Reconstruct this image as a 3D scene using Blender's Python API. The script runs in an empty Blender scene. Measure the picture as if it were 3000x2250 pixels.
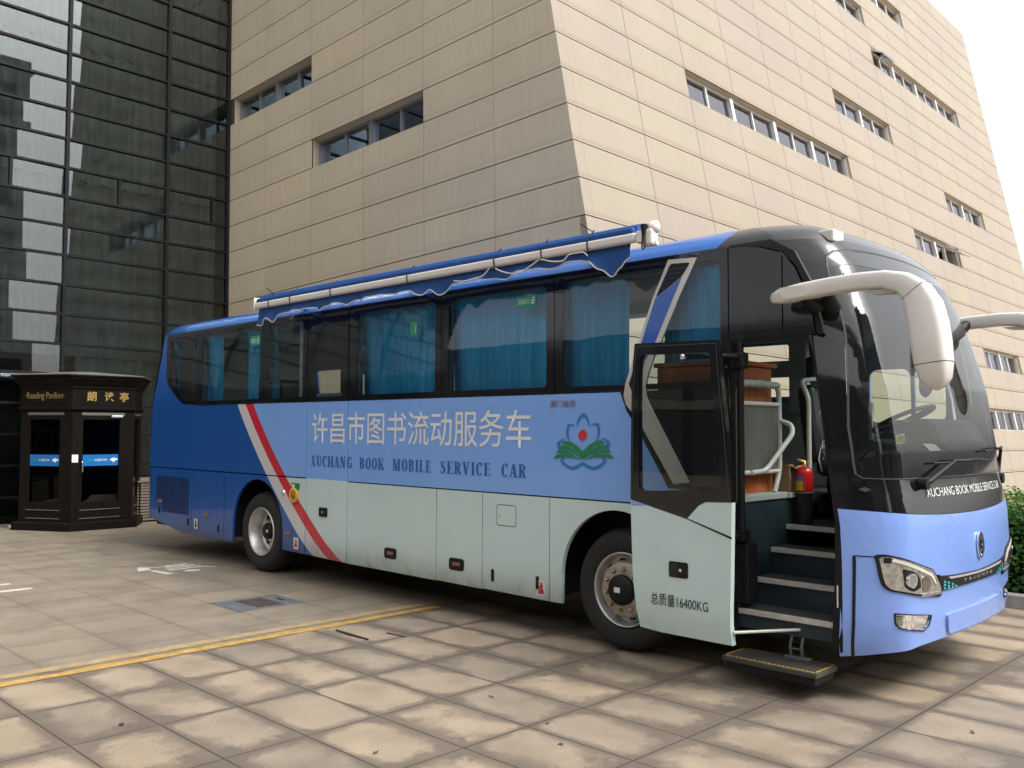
import bpy, bmesh, math, random
from mathutils import Vector, Matrix, noise
random.seed(7)
SC = bpy.context.scene
COL = SC.collection
rad = math.radians
# ------------------------------------------------------------------ frames (metres; z up; camera above the origin)
def frame(x, y, z, o):
    return Matrix(((x[0], y[0], z[0], o[0]), (x[1], y[1], z[1], o[1]), (x[2], y[2], z[2], o[2]), (0, 0, 0, 1)))
BX = Vector((0.71178578, -0.70154460, -0.03458572)); BY = Vector((0.70216169, 0.71195800, 0.00920665)); BN = Vector((0.01816470, -0.03083793, 0.99935933))
BO = Vector((0.78598615, 7.11019456, 0.20400882))
GM = frame(BX, BY, BN, BO)          # plaza frame: x along the coach, y away from the viewer, z off the sloping plaza
YAW = 0.805656051
DL = Vector((-math.sin(YAW), math.cos(YAW), 0)); DR = Vector((math.cos(YAW), math.sin(YAW), 0)); UZ = Vector((0, 0, 1))
CORNER = Vector((-6.10356277, 19.25352888, 0))
ZE = 1.73                            # eye height: facade heights below are measured from it
LEAN = 0.1715
# ------------------------------------------------------------------ camera
cam = bpy.data.objects.new('camera', bpy.data.cameras.new('camera')); COL.objects.link(cam)
cam.data.sensor_width = 36.0; cam.data.lens = 36.0 * 2644.80389 / 3000.0
cam.data.clip_start = 0.05; cam.data.clip_end = 2000
cam.matrix_world = frame((0.99989686, 0.00115406, -0.01431559), (0.01436203, -0.08034659, 0.99666351), (0, -0.99676632, -0.08035488), (0, 0, ZE))
SC.camera = cam
# ------------------------------------------------------------------ sky, sun, exposure
SUN = (BX * 0.62 + BY * 0.16 + BN * 0.80).normalized()
w = bpy.data.worlds.new('World'); SC.world = w; w.use_nodes = True
nt = w.node_tree; nt.nodes.clear()
sky = nt.nodes.new('ShaderNodeTexSky'); sky.sky_type = 'NISHITA'; sky.sun_disc = False
sky.sun_elevation = math.asin(SUN.z); sky.sun_rotation = math.atan2(SUN.x, SUN.y); sky.dust_density = 6.0; sky.air_density = 1.0; sky.ozone_density = 1.0
hs = nt.nodes.new('ShaderNodeHueSaturation'); hs.inputs['Saturation'].default_value = 0.16; hs.inputs['Value'].default_value = 1.22
bgn = nt.nodes.new('ShaderNodeBackground'); bgn.inputs['Strength'].default_value = 0.15
wo = nt.nodes.new('ShaderNodeOutputWorld')
nt.links.new(sky.outputs[0], hs.inputs['Color']); nt.links.new(hs.outputs[0], bgn.inputs[0]); nt.links.new(bgn.outputs[0], wo.inputs[0])
sl = bpy.data.lights.new('sun', 'SUN'); sl.energy = 0.75; sl.angle = rad(30); sl.color = (1.0, 0.96, 0.90)
so = bpy.data.objects.new('sun', sl); COL.objects.link(so); so.rotation_euler = SUN.to_track_quat('Z', 'Y').to_euler()
SC.view_settings.view_transform = 'Standard'; SC.view_settings.look = 'None'; SC.view_settings.gamma = 1.0; SC.view_settings.use_curve_mapping = False
SC.view_settings.exposure = 0.95
SC.render.engine = 'CYCLES'
SC.cycles.max_bounces = 10; SC.cycles.transparent_max_bounces = 16; SC.cycles.glossy_bounces = 5; SC.cycles.diffuse_bounces = 4
SC.cycles.use_denoising = True; SC.cycles.sample_clamp_indirect = 6.0

# ------------------------------------------------------------------ node helpers
class NT:
    def __init__(s, name):
        s.m = bpy.data.materials.new(name); s.m.use_nodes = True; s.t = s.m.node_tree; s.t.nodes.clear()
        s.out = s.t.nodes.new('ShaderNodeOutputMaterial')
    def n(s, kind, **kw):
        nd = s.t.nodes.new(kind)
        for k, v in kw.items(): setattr(nd, k, v)
        return nd
    def l(s, a, b): s.t.links.new(a, b)
    def setv(s, sock, v):
        if hasattr(v, 'is_output'): s.l(v, sock)
        else: sock.default_value = v
    def math(s, op, a, b=None, c=None, clamp=False):
        nd = s.n('ShaderNodeMath', operation=op, use_clamp=clamp)
        s.setv(nd.inputs[0], a)
        if b is not None: s.setv(nd.inputs[1], b)
        if c is not None: s.setv(nd.inputs[2], c)
        return nd.outputs[0]
    def mix(s, f, a, b, bt='MIX'):
        nd = s.n('ShaderNodeMix', data_type='RGBA', blend_type=bt); s.setv(nd.inputs[0], f)
        for i, v in ((6, a), (7, b)): s.setv(nd.inputs[i], v if hasattr(v, 'is_output') else (*v, 1.0) if len(v) == 3 else v)
        return nd.outputs[2]
    def obj(s):
        tc = s.n('ShaderNodeTexCoord'); return tc.outputs['Object']
    def sep(s, v):
        nd = s.n('ShaderNodeSeparateXYZ'); s.l(v, nd.inputs[0]); return nd.outputs
    def comb(s, x, y, z):
        nd = s.n('ShaderNodeCombineXYZ'); s.setv(nd.inputs[0], x); s.setv(nd.inputs[1], y); s.setv(nd.inputs[2], z); return nd.outputs[0]
    def noise(s, vec, scale, detail=3, rough=0.55, scl=None):
        nd = s.n('ShaderNodeTexNoise'); nd.inputs['Scale'].default_value = scale; nd.inputs['Detail'].default_value = detail; nd.inputs['Roughness'].default_value = rough
        if scl: 
            mp = s.n('ShaderNodeMapping'); mp.inputs['Scale'].default_value = scl; s.l(vec, mp.inputs[0]); vec = mp.outputs[0]
        s.l(vec, nd.inputs['Vector']); return nd.outputs[0]
    def white(s, vec):
        nd = s.n('ShaderNodeTexWhiteNoise'); s.l(vec, nd.inputs['Vector']); return nd.outputs[0]
    def ramp(s, v, lo, hi, a=0.0, b=1.0, smooth=True):
        nd = s.n('ShaderNodeMapRange'); nd.interpolation_type = 'SMOOTHSTEP' if smooth else 'LINEAR'
        s.setv(nd.inputs[0], v); s.setv(nd.inputs[1], lo); s.setv(nd.inputs[2], hi); s.setv(nd.inputs[3], a); s.setv(nd.inputs[4], b); return nd.outputs[0]
    def bump(s, h, strength=0.3, dist=0.01):
        nd = s.n('ShaderNodeBump'); nd.inputs['Strength'].default_value = strength; nd.inputs['Distance'].default_value = dist; s.l(h, nd.inputs['Height']); return nd.outputs[0]
    def pri(s, col, rough=0.5, metal=0.0, coat=0.0, spec=0.5, nrm=None, emis=None):
        p = s.n('ShaderNodeBsdfPrincipled')
        s.setv(p.inputs['Base Color'], col if hasattr(col, 'is_output') else (*col, 1.0)); s.setv(p.inputs['Roughness'], rough); p.inputs['Metallic'].default_value = metal
        p.inputs['Coat Weight'].default_value = coat; p.inputs['Coat Roughness'].default_value = 0.04; p.inputs['Specular IOR Level'].default_value = spec
        if nrm is not None: s.l(nrm, p.inputs['Normal'])
        return p.outputs[0]
    def done(s, sh): s.l(sh, s.out.inputs[0]); return s.m

def mk(name, col, rough=0.5, metal=0.0, coat=0.0, spec=0.5, var=0.06, vs=4.0, bump=0.0, bs=60.0, scl=None):
    N = NT(name); o = N.obj()
    f = N.noise(o, vs, 4, 0.6, scl)
    k = N.ramp(f, 0.3, 0.7, 1 - var, 1 + var, False)
    c = N.mix(1.0, (*col, 1.0), N.comb(k, k, k), 'MULTIPLY')
    nr = N.bump(N.noise(o, bs, 3), bump, 0.004) if bump else None
    r = N.ramp(f, 0.3, 0.7, max(0.0, rough - 0.04), min(1, rough + 0.05), False)
    return N.done(N.pri(c, r, metal, coat, spec, nr))

def glassmat(name, tint, ior=1.5, rough=0.0, wob=0.0, ws=1.5, refl=(1, 1, 1)):
    """tinted sheet glass: mirror-like by Fresnel, otherwise clear with a tint"""
    N = NT(name)
    g = N.n('ShaderNodeBsdfGlossy'); g.inputs['Roughness'].default_value = rough; g.inputs['Color'].default_value = (*(refl if isinstance(refl, tuple) else (refl,) * 3), 1)
    t = N.n('ShaderNodeBsdfTransparent'); t.inputs['Color'].default_value = (*tint, 1)
    fr = N.n('ShaderNodeFresnel'); fr.inputs['IOR'].default_value = ior
    if wob:
        b = N.bump(N.noise(N.obj(), ws, 2), wob, 0.05); N.l(b, g.inputs['Normal'])
    mx = N.n('ShaderNodeMixShader'); N.l(fr.outputs[0], mx.inputs[0]); N.l(t.outputs[0], mx.inputs[1]); N.l(g.outputs[0], mx.inputs[2])
    return N.done(mx.outputs[0])

# ------------------------------------------------------------------ object helpers
def link(name, bm, m, parent=None, matrix=None, smooth=False, local=None):
    me = bpy.data.meshes.new(name); bm.normal_update(); bm.to_mesh(me); bm.free()
    o = bpy.data.objects.new(name, me); COL.objects.link(o)
    for q in (m if isinstance(m, (list, tuple)) else [m]): me.materials.append(q)
    if smooth: me.polygons.foreach_set('use_smooth', [True] * len(me.polygons))
    if parent is not None:
        o.parent = parent
        o.matrix_local = local if local is not None else (parent['_off'] if False else Matrix.Identity(4))
    elif matrix is not None: o.matrix_world = matrix
    return o
def tag(o, label=None, cat=None, group=None, kind=None):
    for k, v in (('label', label), ('category', cat), ('group', group), ('kind', kind)):
        if v: o[k] = v
    return o
OFFS = {}
def thing(name, label, cat, M=GM, base=(0, 0, 0), group=None):
    e = bpy.data.objects.new(name, None); COL.objects.link(e); e.empty_display_size = 0.2
    e.matrix_world = M @ Matrix.Translation(base); tag(e, label, cat, group)
    OFFS[e.name] = Matrix.Translation(-Vector(base)); return e
def part(name, bm, m, root, smooth=False):
    """a part of a thing: verts are in the thing's frame, whatever its base; sub-parts share the part's coordinates"""
    return link(name, bm, m, root, smooth=smooth, local=OFFS.get(root.name, Matrix.Identity(4)))
def top(name, bm, m, label=None, cat=None, M=GM, smooth=False, kind=None, group=None):
    """a thing that is one mesh: origin moved to the middle of its base"""
    xs = [v.co for v in bm.verts]
    b = Vector(((min(c.x for c in xs) + max(c.x for c in xs)) / 2, (min(c.y for c in xs) + max(c.y for c in xs)) / 2, min(c.z for c in xs))) if kind != 'structure' else Vector((0, 0, 0))
    bmesh.ops.translate(bm, verts=bm.verts, vec=-b)
    o = link(name, bm, m, None, M @ Matrix.Translation(b), smooth); return tag(o, label, cat, group, kind)

def box(bm, x0, x1, y0, y1, z0, z1, bev=0.0, seg=2, mi=0):
    vs = [bm.verts.new((x, y, z)) for x in (x0, x1) for y in (y0, y1) for z in (z0, z1)]
    fs = [bm.faces.new([vs[i] for i in q]) for q in ((0, 1, 3, 2), (4, 6, 7, 5), (0, 4, 5, 1), (2, 3, 7, 6), (0, 2, 6, 4), (1, 5, 7, 3))]
    for f in fs: f.material_index = mi
    if bev:
        es = list({e for f in fs for e in f.edges})
        bmesh.ops.bevel(bm, geom=es, offset=bev, segments=seg, affect='EDGES', profile=0.5, clamp_overlap=True)
    return bm
def B(*a, **k): return box(bmesh.new(), *a, **k)
def tube(bm, pts, r, n=10, cap=True, mi=0):
    pts = [Vector(p) for p in pts]; rs = r if isinstance(r, (list, tuple)) else [r] * len(pts)
    rings = []; up = None
    for i, p in enumerate(pts):
        t = (pts[min(i + 1, len(pts) - 1)] - pts[max(i - 1, 0)]).normalized()
        if up is None: up = t.orthogonal().normalized()
        up = (up - t * up.dot(t)).normalized(); b = t.cross(up)
        rings.append([bm.verts.new(p + (up * math.cos(a) + b * math.sin(a)) * rs[i]) for a in (2 * math.pi * k / n for k in range(n))])
    for a, b2 in zip(rings, rings[1:]):
        for k in range(n):
            f = bm.faces.new((a[k], a[(k + 1) % n], b2[(k + 1) % n], b2[k])); f.smooth = True; f.material_index = mi
    if cap:
        for q in (rings[0], rings[-1][::-1]):
            f = bm.faces.new(q); f.material_index = mi
            for e in f.edges: e.smooth = False
    return bm
def bend(pts, rr=0.05, n=5):
    """round the corners of a polyline"""
    P = [Vector(p) for p in pts]; out = [P[0]]
    for a, b, c in zip(P, P[1:], P[2:]):
        d = min(rr, (a - b).length * 0.45, (c - b).length * 0.45); s = b + (a - b).normalized() * d; e = b + (c - b).normalized() * d
        for k in range(n + 1):
            t = k / n; out.append(s * (1 - t) ** 2 + b * 2 * t * (1 - t) + e * t * t)
    out.append(P[-1]); return out
def lathe(bm, prof, n=48, axis='y', c=(0, 0, 0), mi=0, smooth=True, close=False):
    """prof: (radius, height along axis)"""
    c = Vector(c); rings = []
    for r, h in prof:
        ring = []
        for k in range(n):
            a = 2 * math.pi * k / n; ca, sa = r * math.cos(a), r * math.sin(a)
            v = (ca, h, sa) if axis == 'y' else (ca, sa, h) if axis == 'z' else (h, ca, sa)
            ring.append(bm.verts.new(c + Vector(v)))
        rings.append(ring)
    for a, b2 in zip(rings, rings[1:]):
        for k in range(n):
            f = bm.faces.new((a[k], a[(k + 1) % n], b2[(k + 1) % n], b2[k])); f.smooth = smooth; f.material_index = mi
    return bm
def disc(bm, r, c, axis='y', n=32, mi=0):
    c = Vector(c); f = bm.faces.new([bm.verts.new(c + Vector((r * math.cos(a), 0, r * math.sin(a)) if axis == 'y' else (r * math.cos(a), r * math.sin(a), 0) if axis == 'z' else (0, r * math.cos(a), r * math.sin(a)))) for a in (2 * math.pi * k / n for k in range(n))])
    f.material_index = mi; return bm
def prism(bm, poly, axis, a, b, mi=0):
    """2-D polygon extruded between a and b along an axis: poly coords are the other two in x,y,z order"""
    def p(u, v, h): return (h, u, v) if axis == 'x' else (u, h, v) if axis == 'y' else (u, v, h)
    A = [bm.verts.new(p(u, v, a)) for u, v in poly]; C = [bm.verts.new(p(u, v, b)) for u, v in poly]
    fs = [bm.faces.new(A), bm.faces.new(C[::-1])]
    for i in range(len(poly)): fs.append(bm.faces.new((A[i], C[i], C[(i + 1) % len(poly)], A[(i + 1) % len(poly)])))
    for f in fs: f.material_index = mi
    bmesh.ops.recalc_face_normals(bm, faces=fs); return bm
def rrect(x0, x1, z0, z1, r, n=4):
    out = []
    for cx, cz, a0 in ((x1 - r, z1 - r, 0), (x0 + r, z1 - r, 90), (x0 + r, z0 + r, 180), (x1 - r, z0 + r, 270)):
        for k in range(n + 1):
            a = rad(a0 + 90 * k / n); out.append((cx + r * math.cos(a), cz + r * math.sin(a)))
    return out
def rpoly(pts, r=0.05, n=4):
    out = []; m = len(pts)
    for i in range(m):
        a, b, c = (Vector((*pts[j % m], 0)) for j in (i - 1, i, i + 1)); d = min(r, (a - b).length * 0.45, (c - b).length * 0.45)
        s = b + (a - b).normalized() * d; e = b + (c - b).normalized() * d
        for k in range(n + 1):
            t = k / n; q = s * (1 - t) ** 2 + b * 2 * t * (1 - t) + e * t * t; out.append((q.x, q.y))
    return out
def patch(outer, fn, holes=(), du=0.4, dv=0.15, thick=0.02, off=0.0, mi=0, bm0=None):
    """flat outline in (u,v) with holes, cut into a grid, bent onto a surface fn(u,v,depth) and given an inward edge"""
    bm = bmesh.new(); eds = []
    for loop in (outer, *holes):
        vs = [bm.verts.new((u, v, 0)) for u, v in loop]
        for i in range(len(vs)): eds.append(bm.edges.new((vs[i], vs[(i + 1) % len(vs)])))
    bmesh.ops.triangle_fill(bm, use_beauty=True, use_dissolve=False, edges=eds, normal=(0, 0, 1))
    us = [u for u, v in outer]; vv = [v for u, v in outer]
    for lo, hi, d, no in ((min(us), max(us), du, (1, 0, 0)), (min(vv), max(vv), dv, (0, 1, 0))):
        if not d: continue
        k = math.ceil(lo / d + 1e-6)
        while k * d < hi - 1e-6:
            bmesh.ops.bisect_plane(bm, geom=bm.verts[:] + bm.edges[:] + bm.faces[:], dist=1e-6, plane_co=(no[0] * k * d, no[1] * k * d, 0), plane_no=no); k += 1
    for f in bm.faces: f.smooth = True
    bnd = [e for e in bm.edges if e.is_boundary]; dep = {}
    if thick:
        r = bmesh.ops.extrude_edge_only(bm, edges=bnd)
        for g in r['geom']:
            if isinstance(g, bmesh.types.BMVert): dep[g] = thick
            elif isinstance(g, bmesh.types.BMFace): g.smooth = False
        for e in bnd: e.smooth = False
    for v in bm.verts: v.co = fn(v.co.x, v.co.y, dep.get(v, 0.0) - off)
    for f in bm.faces: f.material_index = mi
    bmesh.ops.recalc_face_normals(bm, faces=bm.faces)
    if bm0 is not None:
        me = bpy.data.meshes.new('tmp'); bm.to_mesh(me); bm.free(); bm0.from_mesh(me); bpy.data.meshes.remove(me); return bm0
    return bm
def glyphs(txt, box_, fn, off=0.004, sp=1.0, bold=0.0):
    """lettering from the built-in font, fitted into box_=(u0,u1,v0,v1) and laid on surface fn"""
    c = bpy.data.curves.new('lettering', 'FONT'); c.body = txt; c.space_character = sp; c.resolution_u = 3; c.offset = bold
    o = bpy.data.objects.new('lettering', c); COL.objects.link(o); bpy.context.view_layer.update()
    me = o.evaluated_get(bpy.context.evaluated_depsgraph_get()).to_mesh()
    bm = bmesh.new(); bm.from_mesh(me); bpy.data.objects.remove(o); bpy.data.curves.remove(c)
    xs = [v.co.x for v in bm.verts]; ys = [v.co.y for v in bm.verts]; x0, x1, y0, y1 = min(xs), max(xs), min(ys), max(ys); u0, u1, v0, v1 = box_
    for v in bm.verts: v.co = fn(u0 + (v.co.x - x0) / (x1 - x0) * (u1 - u0), v0 + (v.co.y - y0) / (y1 - y0) * (v1 - v0), -off)
    return bm
def join(bm, other):
    me = bpy.data.meshes.new('tmp'); other.to_mesh(me); other.free(); bm.from_mesh(me); bpy.data.meshes.remove(me); return bm
def interp(x, xs, ys):
    if x <= xs[0]: return ys[0]
    for a, b, c, d in zip(xs, xs[1:], ys, ys[1:]):
        if x <= b: return c + (d - c) * (x - a) / (b - a)
    return ys[-1]
def strokes(polys, fn, off=0.004):
    bm = bmesh.new()
    for p in polys: patch(p, fn, thick=0, off=off, du=0, dv=0, bm0=bm)
    return bm
def band(pts, ws):
    """variable width ribbon polygon along a polyline"""
    L = []; Rr = []
    for i, p in enumerate(pts):
        a = pts[max(i - 1, 0)]; b = pts[min(i + 1, len(pts) - 1)]; d = Vector((b[0] - a[0], b[1] - a[1])); d = d.normalized() if d.length > 1e-9 else Vector((1, 0)); nn = Vector((-d.y, d.x)); w_ = ws[i] / 2 if isinstance(ws, (list, tuple)) else ws / 2
        L.append((p[0] + nn.x * w_, p[1] + nn.y * w_)); Rr.append((p[0] - nn.x * w_, p[1] - nn.y * w_))
    return L + Rr[::-1]
def bez(a, b, c, n=8): return [(a[0] * (1 - t) ** 2 + 2 * b[0] * t * (1 - t) + c[0] * t * t, a[1] * (1 - t) ** 2 + 2 * b[1] * t * (1 - t) + c[1] * t * t) for t in (k / n for k in range(n + 1))]
# ------------------------------------------------------------------ materials of the setting
def paving():
    N = NT('granite_paving'); o = N.obj(); x, y, z = N.sep(o)
    wob = N.noise(o, 0.35, 2)
    def grid(px, py, ox, oy):
        u = N.math('DIVIDE', N.math('SUBTRACT', x, ox), px); v = N.math('DIVIDE', N.math('SUBTRACT', y, oy), py)
        fu = N.math('FRACT', u); fv = N.math('FRACT', v)
        du = N.math('MULTIPLY', N.math('SUBTRACT', 0.5, N.math('ABSOLUTE', N.math('SUBTRACT', fu, 0.5))), px)
        dv = N.math('MULTIPLY', N.math('SUBTRACT', 0.5, N.math('ABSOLUTE', N.math('SUBTRACT', fv, 0.5))), py)
        rnd = N.white(N.comb(N.math('FLOOR', u), N.math('FLOOR', v), 3.3)); return du, dv, rnd
    n1 = N.noise(o, 2.2, 5, 0.6); n2 = N.noise(o, 6.0, 4); n3 = N.noise(o, 75, 3, 0.7); n4 = N.noise(o, 1.0, 3); n5 = N.noise(o, 260, 2)
    def zone(g, base, alt, jw, stw, stamt, joint):
        du, dv, rnd = g
        d = N.math('MINIMUM', du, dv)
        c = N.mix(N.ramp(rnd, 0, 1, 0, 1, False), base, alt)
        k = N.math('MULTIPLY', N.ramp(n1, 0.3, 0.72, 0.80, 1.16, False), N.ramp(n3, 0.35, 0.65, 0.84, 1.12, False))
        k = N.math('MULTIPLY', k, N.ramp(n5, 0.3, 0.7, 0.84, 1.13, False))
        c = N.mix(1.0, c, N.comb(k, k, k), 'MULTIPLY')
        # damp, mossy dirt that has crept in from the joints: width follows noise, heavier at the corners of a slab
        n6 = N.noise(o, 22, 4, 0.7)
        ww = N.math('MULTIPLY', N.ramp(n4, 0.34, 0.66, 0.12, 2.0, False), N.math('MULTIPLY', N.math('MULTIPLY', N.ramp(n2, 0.25, 0.75, 0.45, 1.5, False), N.ramp(n6, 0.3, 0.7, 0.75, 1.25, False)), stw))
        sd = N.math('ADD', N.math('SUBTRACT', 1.0, N.ramp(N.math('DIVIDE', du, ww), 0, 1, 0, 1)), N.math('SUBTRACT', 1.0, N.ramp(N.math('DIVIDE', dv, ww), 0, 1, 0, 1)))
        sd = N.math('MULTIPLY', N.math('MINIMUM', sd, 1.3), stamt)
        c = N.mix(N.math('MINIMUM', sd, 0.8), c, (0.095, 0.077, 0.063))
        bl = N.math('MULTIPLY', N.ramp(N.noise(o, 1.3, 5, 0.65), 0.55, 0.72, 0, 0.35), stamt)
        c = N.mix(bl, c, (0.150, 0.122, 0.099))
        jd = N.math('ADD', d, N.math('MULTIPLY', N.math('SUBTRACT', n2, 0.5), 0.003))
        c = N.mix(N.ramp(jd, jw * 0.6, jw * 1.5, joint, 0.0), c, (0.05, 0.036, 0.028))
        return c, jd
    c1, d1 = zone(grid(0.763, 0.50, -0.075, -0.23), (0.315, 0.250, 0.176), (0.225, 0.188, 0.143), 0.005, 0.15, 0.80, 0.95)
    c2, d2 = zone(grid(0.59, 0.668, -3.46, -0.62), (0.225, 0.187, 0.138), (0.205, 0.172, 0.131), 0.003, 0.05, 0.22, 0.6)
    f = N.ramp(x, -2.47, -2.465, 0, 1, False)
    c = N.mix(f, c2, c1); d = N.math('ADD', N.math('MULTIPLY', f, d1), N.math('MULTIPLY', N.math('SUBTRACT', 1.0, f), d2))
    h = N.math('ADD', N.ramp(d, 0.0, 0.008, 0, 1), N.math('MULTIPLY', n3, 0.25))
    return N.done(N.pri(c, N.ramp(n1, 0.3, 0.7, 0.5, 0.72, False), spec=0.35, nrm=N.bump(h, 0.35, 0.004)))
def cladding(name, a, b, ph, pv, off, darkening, streak=0.5):
    """stone cladding: per-panel tint, grain, rain streaks and a darker band above each horizontal joint"""
    N = NT(name); o = N.obj(); x, y, z = N.sep(o)
    u = N.math('DIVIDE', N.math('SUBTRACT', x, off[0]), ph); v = N.math('DIVIDE', N.math('SUBTRACT', z, off[1]), pv)
    rnd = N.white(N.comb(N.math('FLOOR', u), N.math('FLOOR', v), 1.7)); fv = N.math('FRACT', v); fu = N.math('FRACT', u)
    n1 = N.noise(o, 0.5, 4); n2 = N.noise(o, 90, 2); n3 = N.noise(o, 3.0, 3, 0.5, (3.0, 3.0, 0.25)); n4 = N.noise(o, 5, 5, 0.7)
    c = N.mix(rnd, a, b)
    k = N.math('MULTIPLY', N.math('MULTIPLY', N.ramp(n1, 0.3, 0.7, 0.94, 1.05, False), N.ramp(n2, 0.3, 0.7, 0.93, 1.06, False)), N.ramp(n3, 0.3, 0.7, 1 - 0.10 * streak, 1 + 0.05 * streak, False))
    c = N.mix(1.0, c, N.comb(k, k, k), 'MULTIPLY')
    edge = N.math('MULTIPLY', N.ramp(fv, 0.0, N.ramp(n1, 0.3, 0.7, 0.10, 0.2), 1, 0), darkening)  # darker towards the lower edge of each panel
    edge = N.math('MAXIMUM', edge, N.math('MULTIPLY', N.ramp(fu, 0.0, 0.03, 1, 0), darkening * 0.6))
    c = N.mix(edge, c, (0.2, 0.145, 0.095))
    c = N.mix(N.math('MULTIPLY', N.ramp(n4, 0.70, 0.78, 0, 1), 0.18), c, (0.22, 0.16, 0.11))
    return N.done(N.pri(c, 0.62, spec=0.3, nrm=N.bump(n2, 0.15, 0.003)))
def foliage(name, cols):
    N = NT(name); o = N.obj(); gi = N.n('ShaderNodeNewGeometry')
    r = N.n('ShaderNodeValToRGB'); e = r.color_ramp.elements
    e[0].color = (*cols[0], 1); e[1].color = (*cols[-1], 1)
    for i, c in enumerate(cols[1:-1]): q = e.new((i + 1) / (len(cols) - 1)); q.color = (*c, 1)
    N.l(gi.outputs['Random Per Island'], r.inputs[0])
    p = N.pri(r.outputs[0], 0.5, spec=0.18); tr = N.n('ShaderNodeBsdfTranslucent'); N.l(r.outputs[0], tr.inputs[0])
    mx = N.n('ShaderNodeMixShader'); mx.inputs[0].default_value = 0.25; N.l(p, mx.inputs[1]); N.l(tr.outputs[0], mx.inputs[2])
    return N.done(mx.outputs[0])
def curtainmat(name, a, b):
    N = NT(name); o = N.obj(); n1 = N.noise(o, 5.0, 3, 0.6, (2.2, 2.2, 0.12)); n2 = N.noise(o, 0.7, 3)
    c = N.mix(N.ramp(n1, 0.38, 0.62, 0, 1), a, b); k = N.ramp(n2, 0.3, 0.7, 0.75, 1.15, False)
    return N.done(N.pri(N.mix(1.0, c, N.comb(k, k, k), 'MULTIPLY'), 0.85, spec=0.1))
M_PAVE = paving()
M_STL = cladding('stone_light_raised', (0.56, 0.468, 0.33), (0.515, 0.437, 0.32), 1.66, 0.565, (-0.15, 0.565 * 0.05), 0.16)  # library stone, colour lightened to make up for weak light on this front
M_STR = cladding('stone_light_lowered', (0.290, 0.250, 0.188), (0.285, 0.238, 0.194), 1.676, 0.565 * math.sqrt(1 + LEAN ** 2), (0.2, 0.0), 0.50, 0.3)  # same library stone, colour darkened to offset the strong light on this front
M_JOINT = mk('dark_joint_gap', (0.055, 0.043, 0.032), 0.9)  # dark backing colour visible in the open joints
M_ALU = mk('grey_aluminium', (0.30, 0.30, 0.30), 0.4, 0.6)
M_ALUL = mk('pale_window_frame', (0.52, 0.52, 0.50), 0.45, 0.2)
M_BLACKM = mk('black_mullion', (0.010, 0.010, 0.012), 0.6, spec=0.2)
M_PANE = glassmat('sky_tinted_window_glass', (0.35, 0.40, 0.48), 4.2, 0.0, 0.01, 0.6, (0.62, 0.74, 0.92))  # bluish glass; sky blue is also put into its reflection colour
M_PANER = glassmat('clear_window_glass', (0.97, 0.97, 0.98), 2.2, 0.0, 0.0, 0.8, (0.95, 0.92, 0.97))
M_BLIND = curtainmat('white_blind', (0.80, 0.78, 0.80), (0.68, 0.67, 0.70))
M_CWG = glassmat('dark_curtain_wall_glass', (0.76, 0.82, 0.82), 1.52)
M_DRAPE = curtainmat('grey_drape', (0.165, 0.165, 0.155), (0.225, 0.225, 0.21))
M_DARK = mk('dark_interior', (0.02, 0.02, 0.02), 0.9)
M_CONC = mk('roof_concrete', (0.35, 0.33, 0.3), 0.8)
M_KERB = mk('granite_kerb', (0.30, 0.28, 0.26), 0.7, var=0.15, vs=8, bump=0.2)
M_SOIL = mk('planting_soil', (0.07, 0.05, 0.035), 0.95, var=0.3, vs=12)
M_YEL = mk('worn_yellow_paint', (0.37, 0.225, 0.055), 0.7, var=0.3, vs=11)
M_YEL2 = mk('faded_yellow_paint', (0.29, 0.215, 0.11), 0.7, var=0.2, vs=9)
M_WPT = mk('white_road_paint', (0.50, 0.47, 0.41), 0.7, var=0.18, vs=14)
M_STEEL = mk('brushed_steel', (0.42, 0.44, 0.46), 0.38, 0.85, var=0.15, vs=6)

# ------------------------------------------------------------------ plaza
bm = bmesh.new()
S_ = 420
for v in ((-S_, -S_), (S_, -S_), (S_, S_), (-S_, S_)): bm.verts.new((*v, 0))
bm.faces.new(bm.verts[:]); top('pavement', bm, M_PAVE, kind='structure')
def sheet(name, polys, m, h=0.004):
    bm = bmesh.new()
    for p in polys:
        f = bm.faces.new([bm.verts.new((x, y, h)) for x, y in p])
    bmesh.ops.triangulate(bm, faces=bm.faces[:]); bmesh.ops.recalc_face_normals(bm, faces=bm.faces); return top(name, bm, m, kind='structure')
def rag(x0, x1, y0, y1, st=0.11, a=0.007):
    n_ = int((y1 - y0) / st); L = [(x0 + random.uniform(-a, a), y0 + (y1 - y0) * i / n_) for i in range(n_ + 1)]; Q = [(x1 + random.uniform(-a, a), y0 + (y1 - y0) * i / n_) for i in range(n_ + 1)]
    return Q + L[::-1]
sheet('yellow_line', [rag(-2.425, -2.315, -14, .22)], M_YEL)
sheet('yellow_line', [rag(-2.625, -2.50, -14, .18)], M_YEL2)
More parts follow.
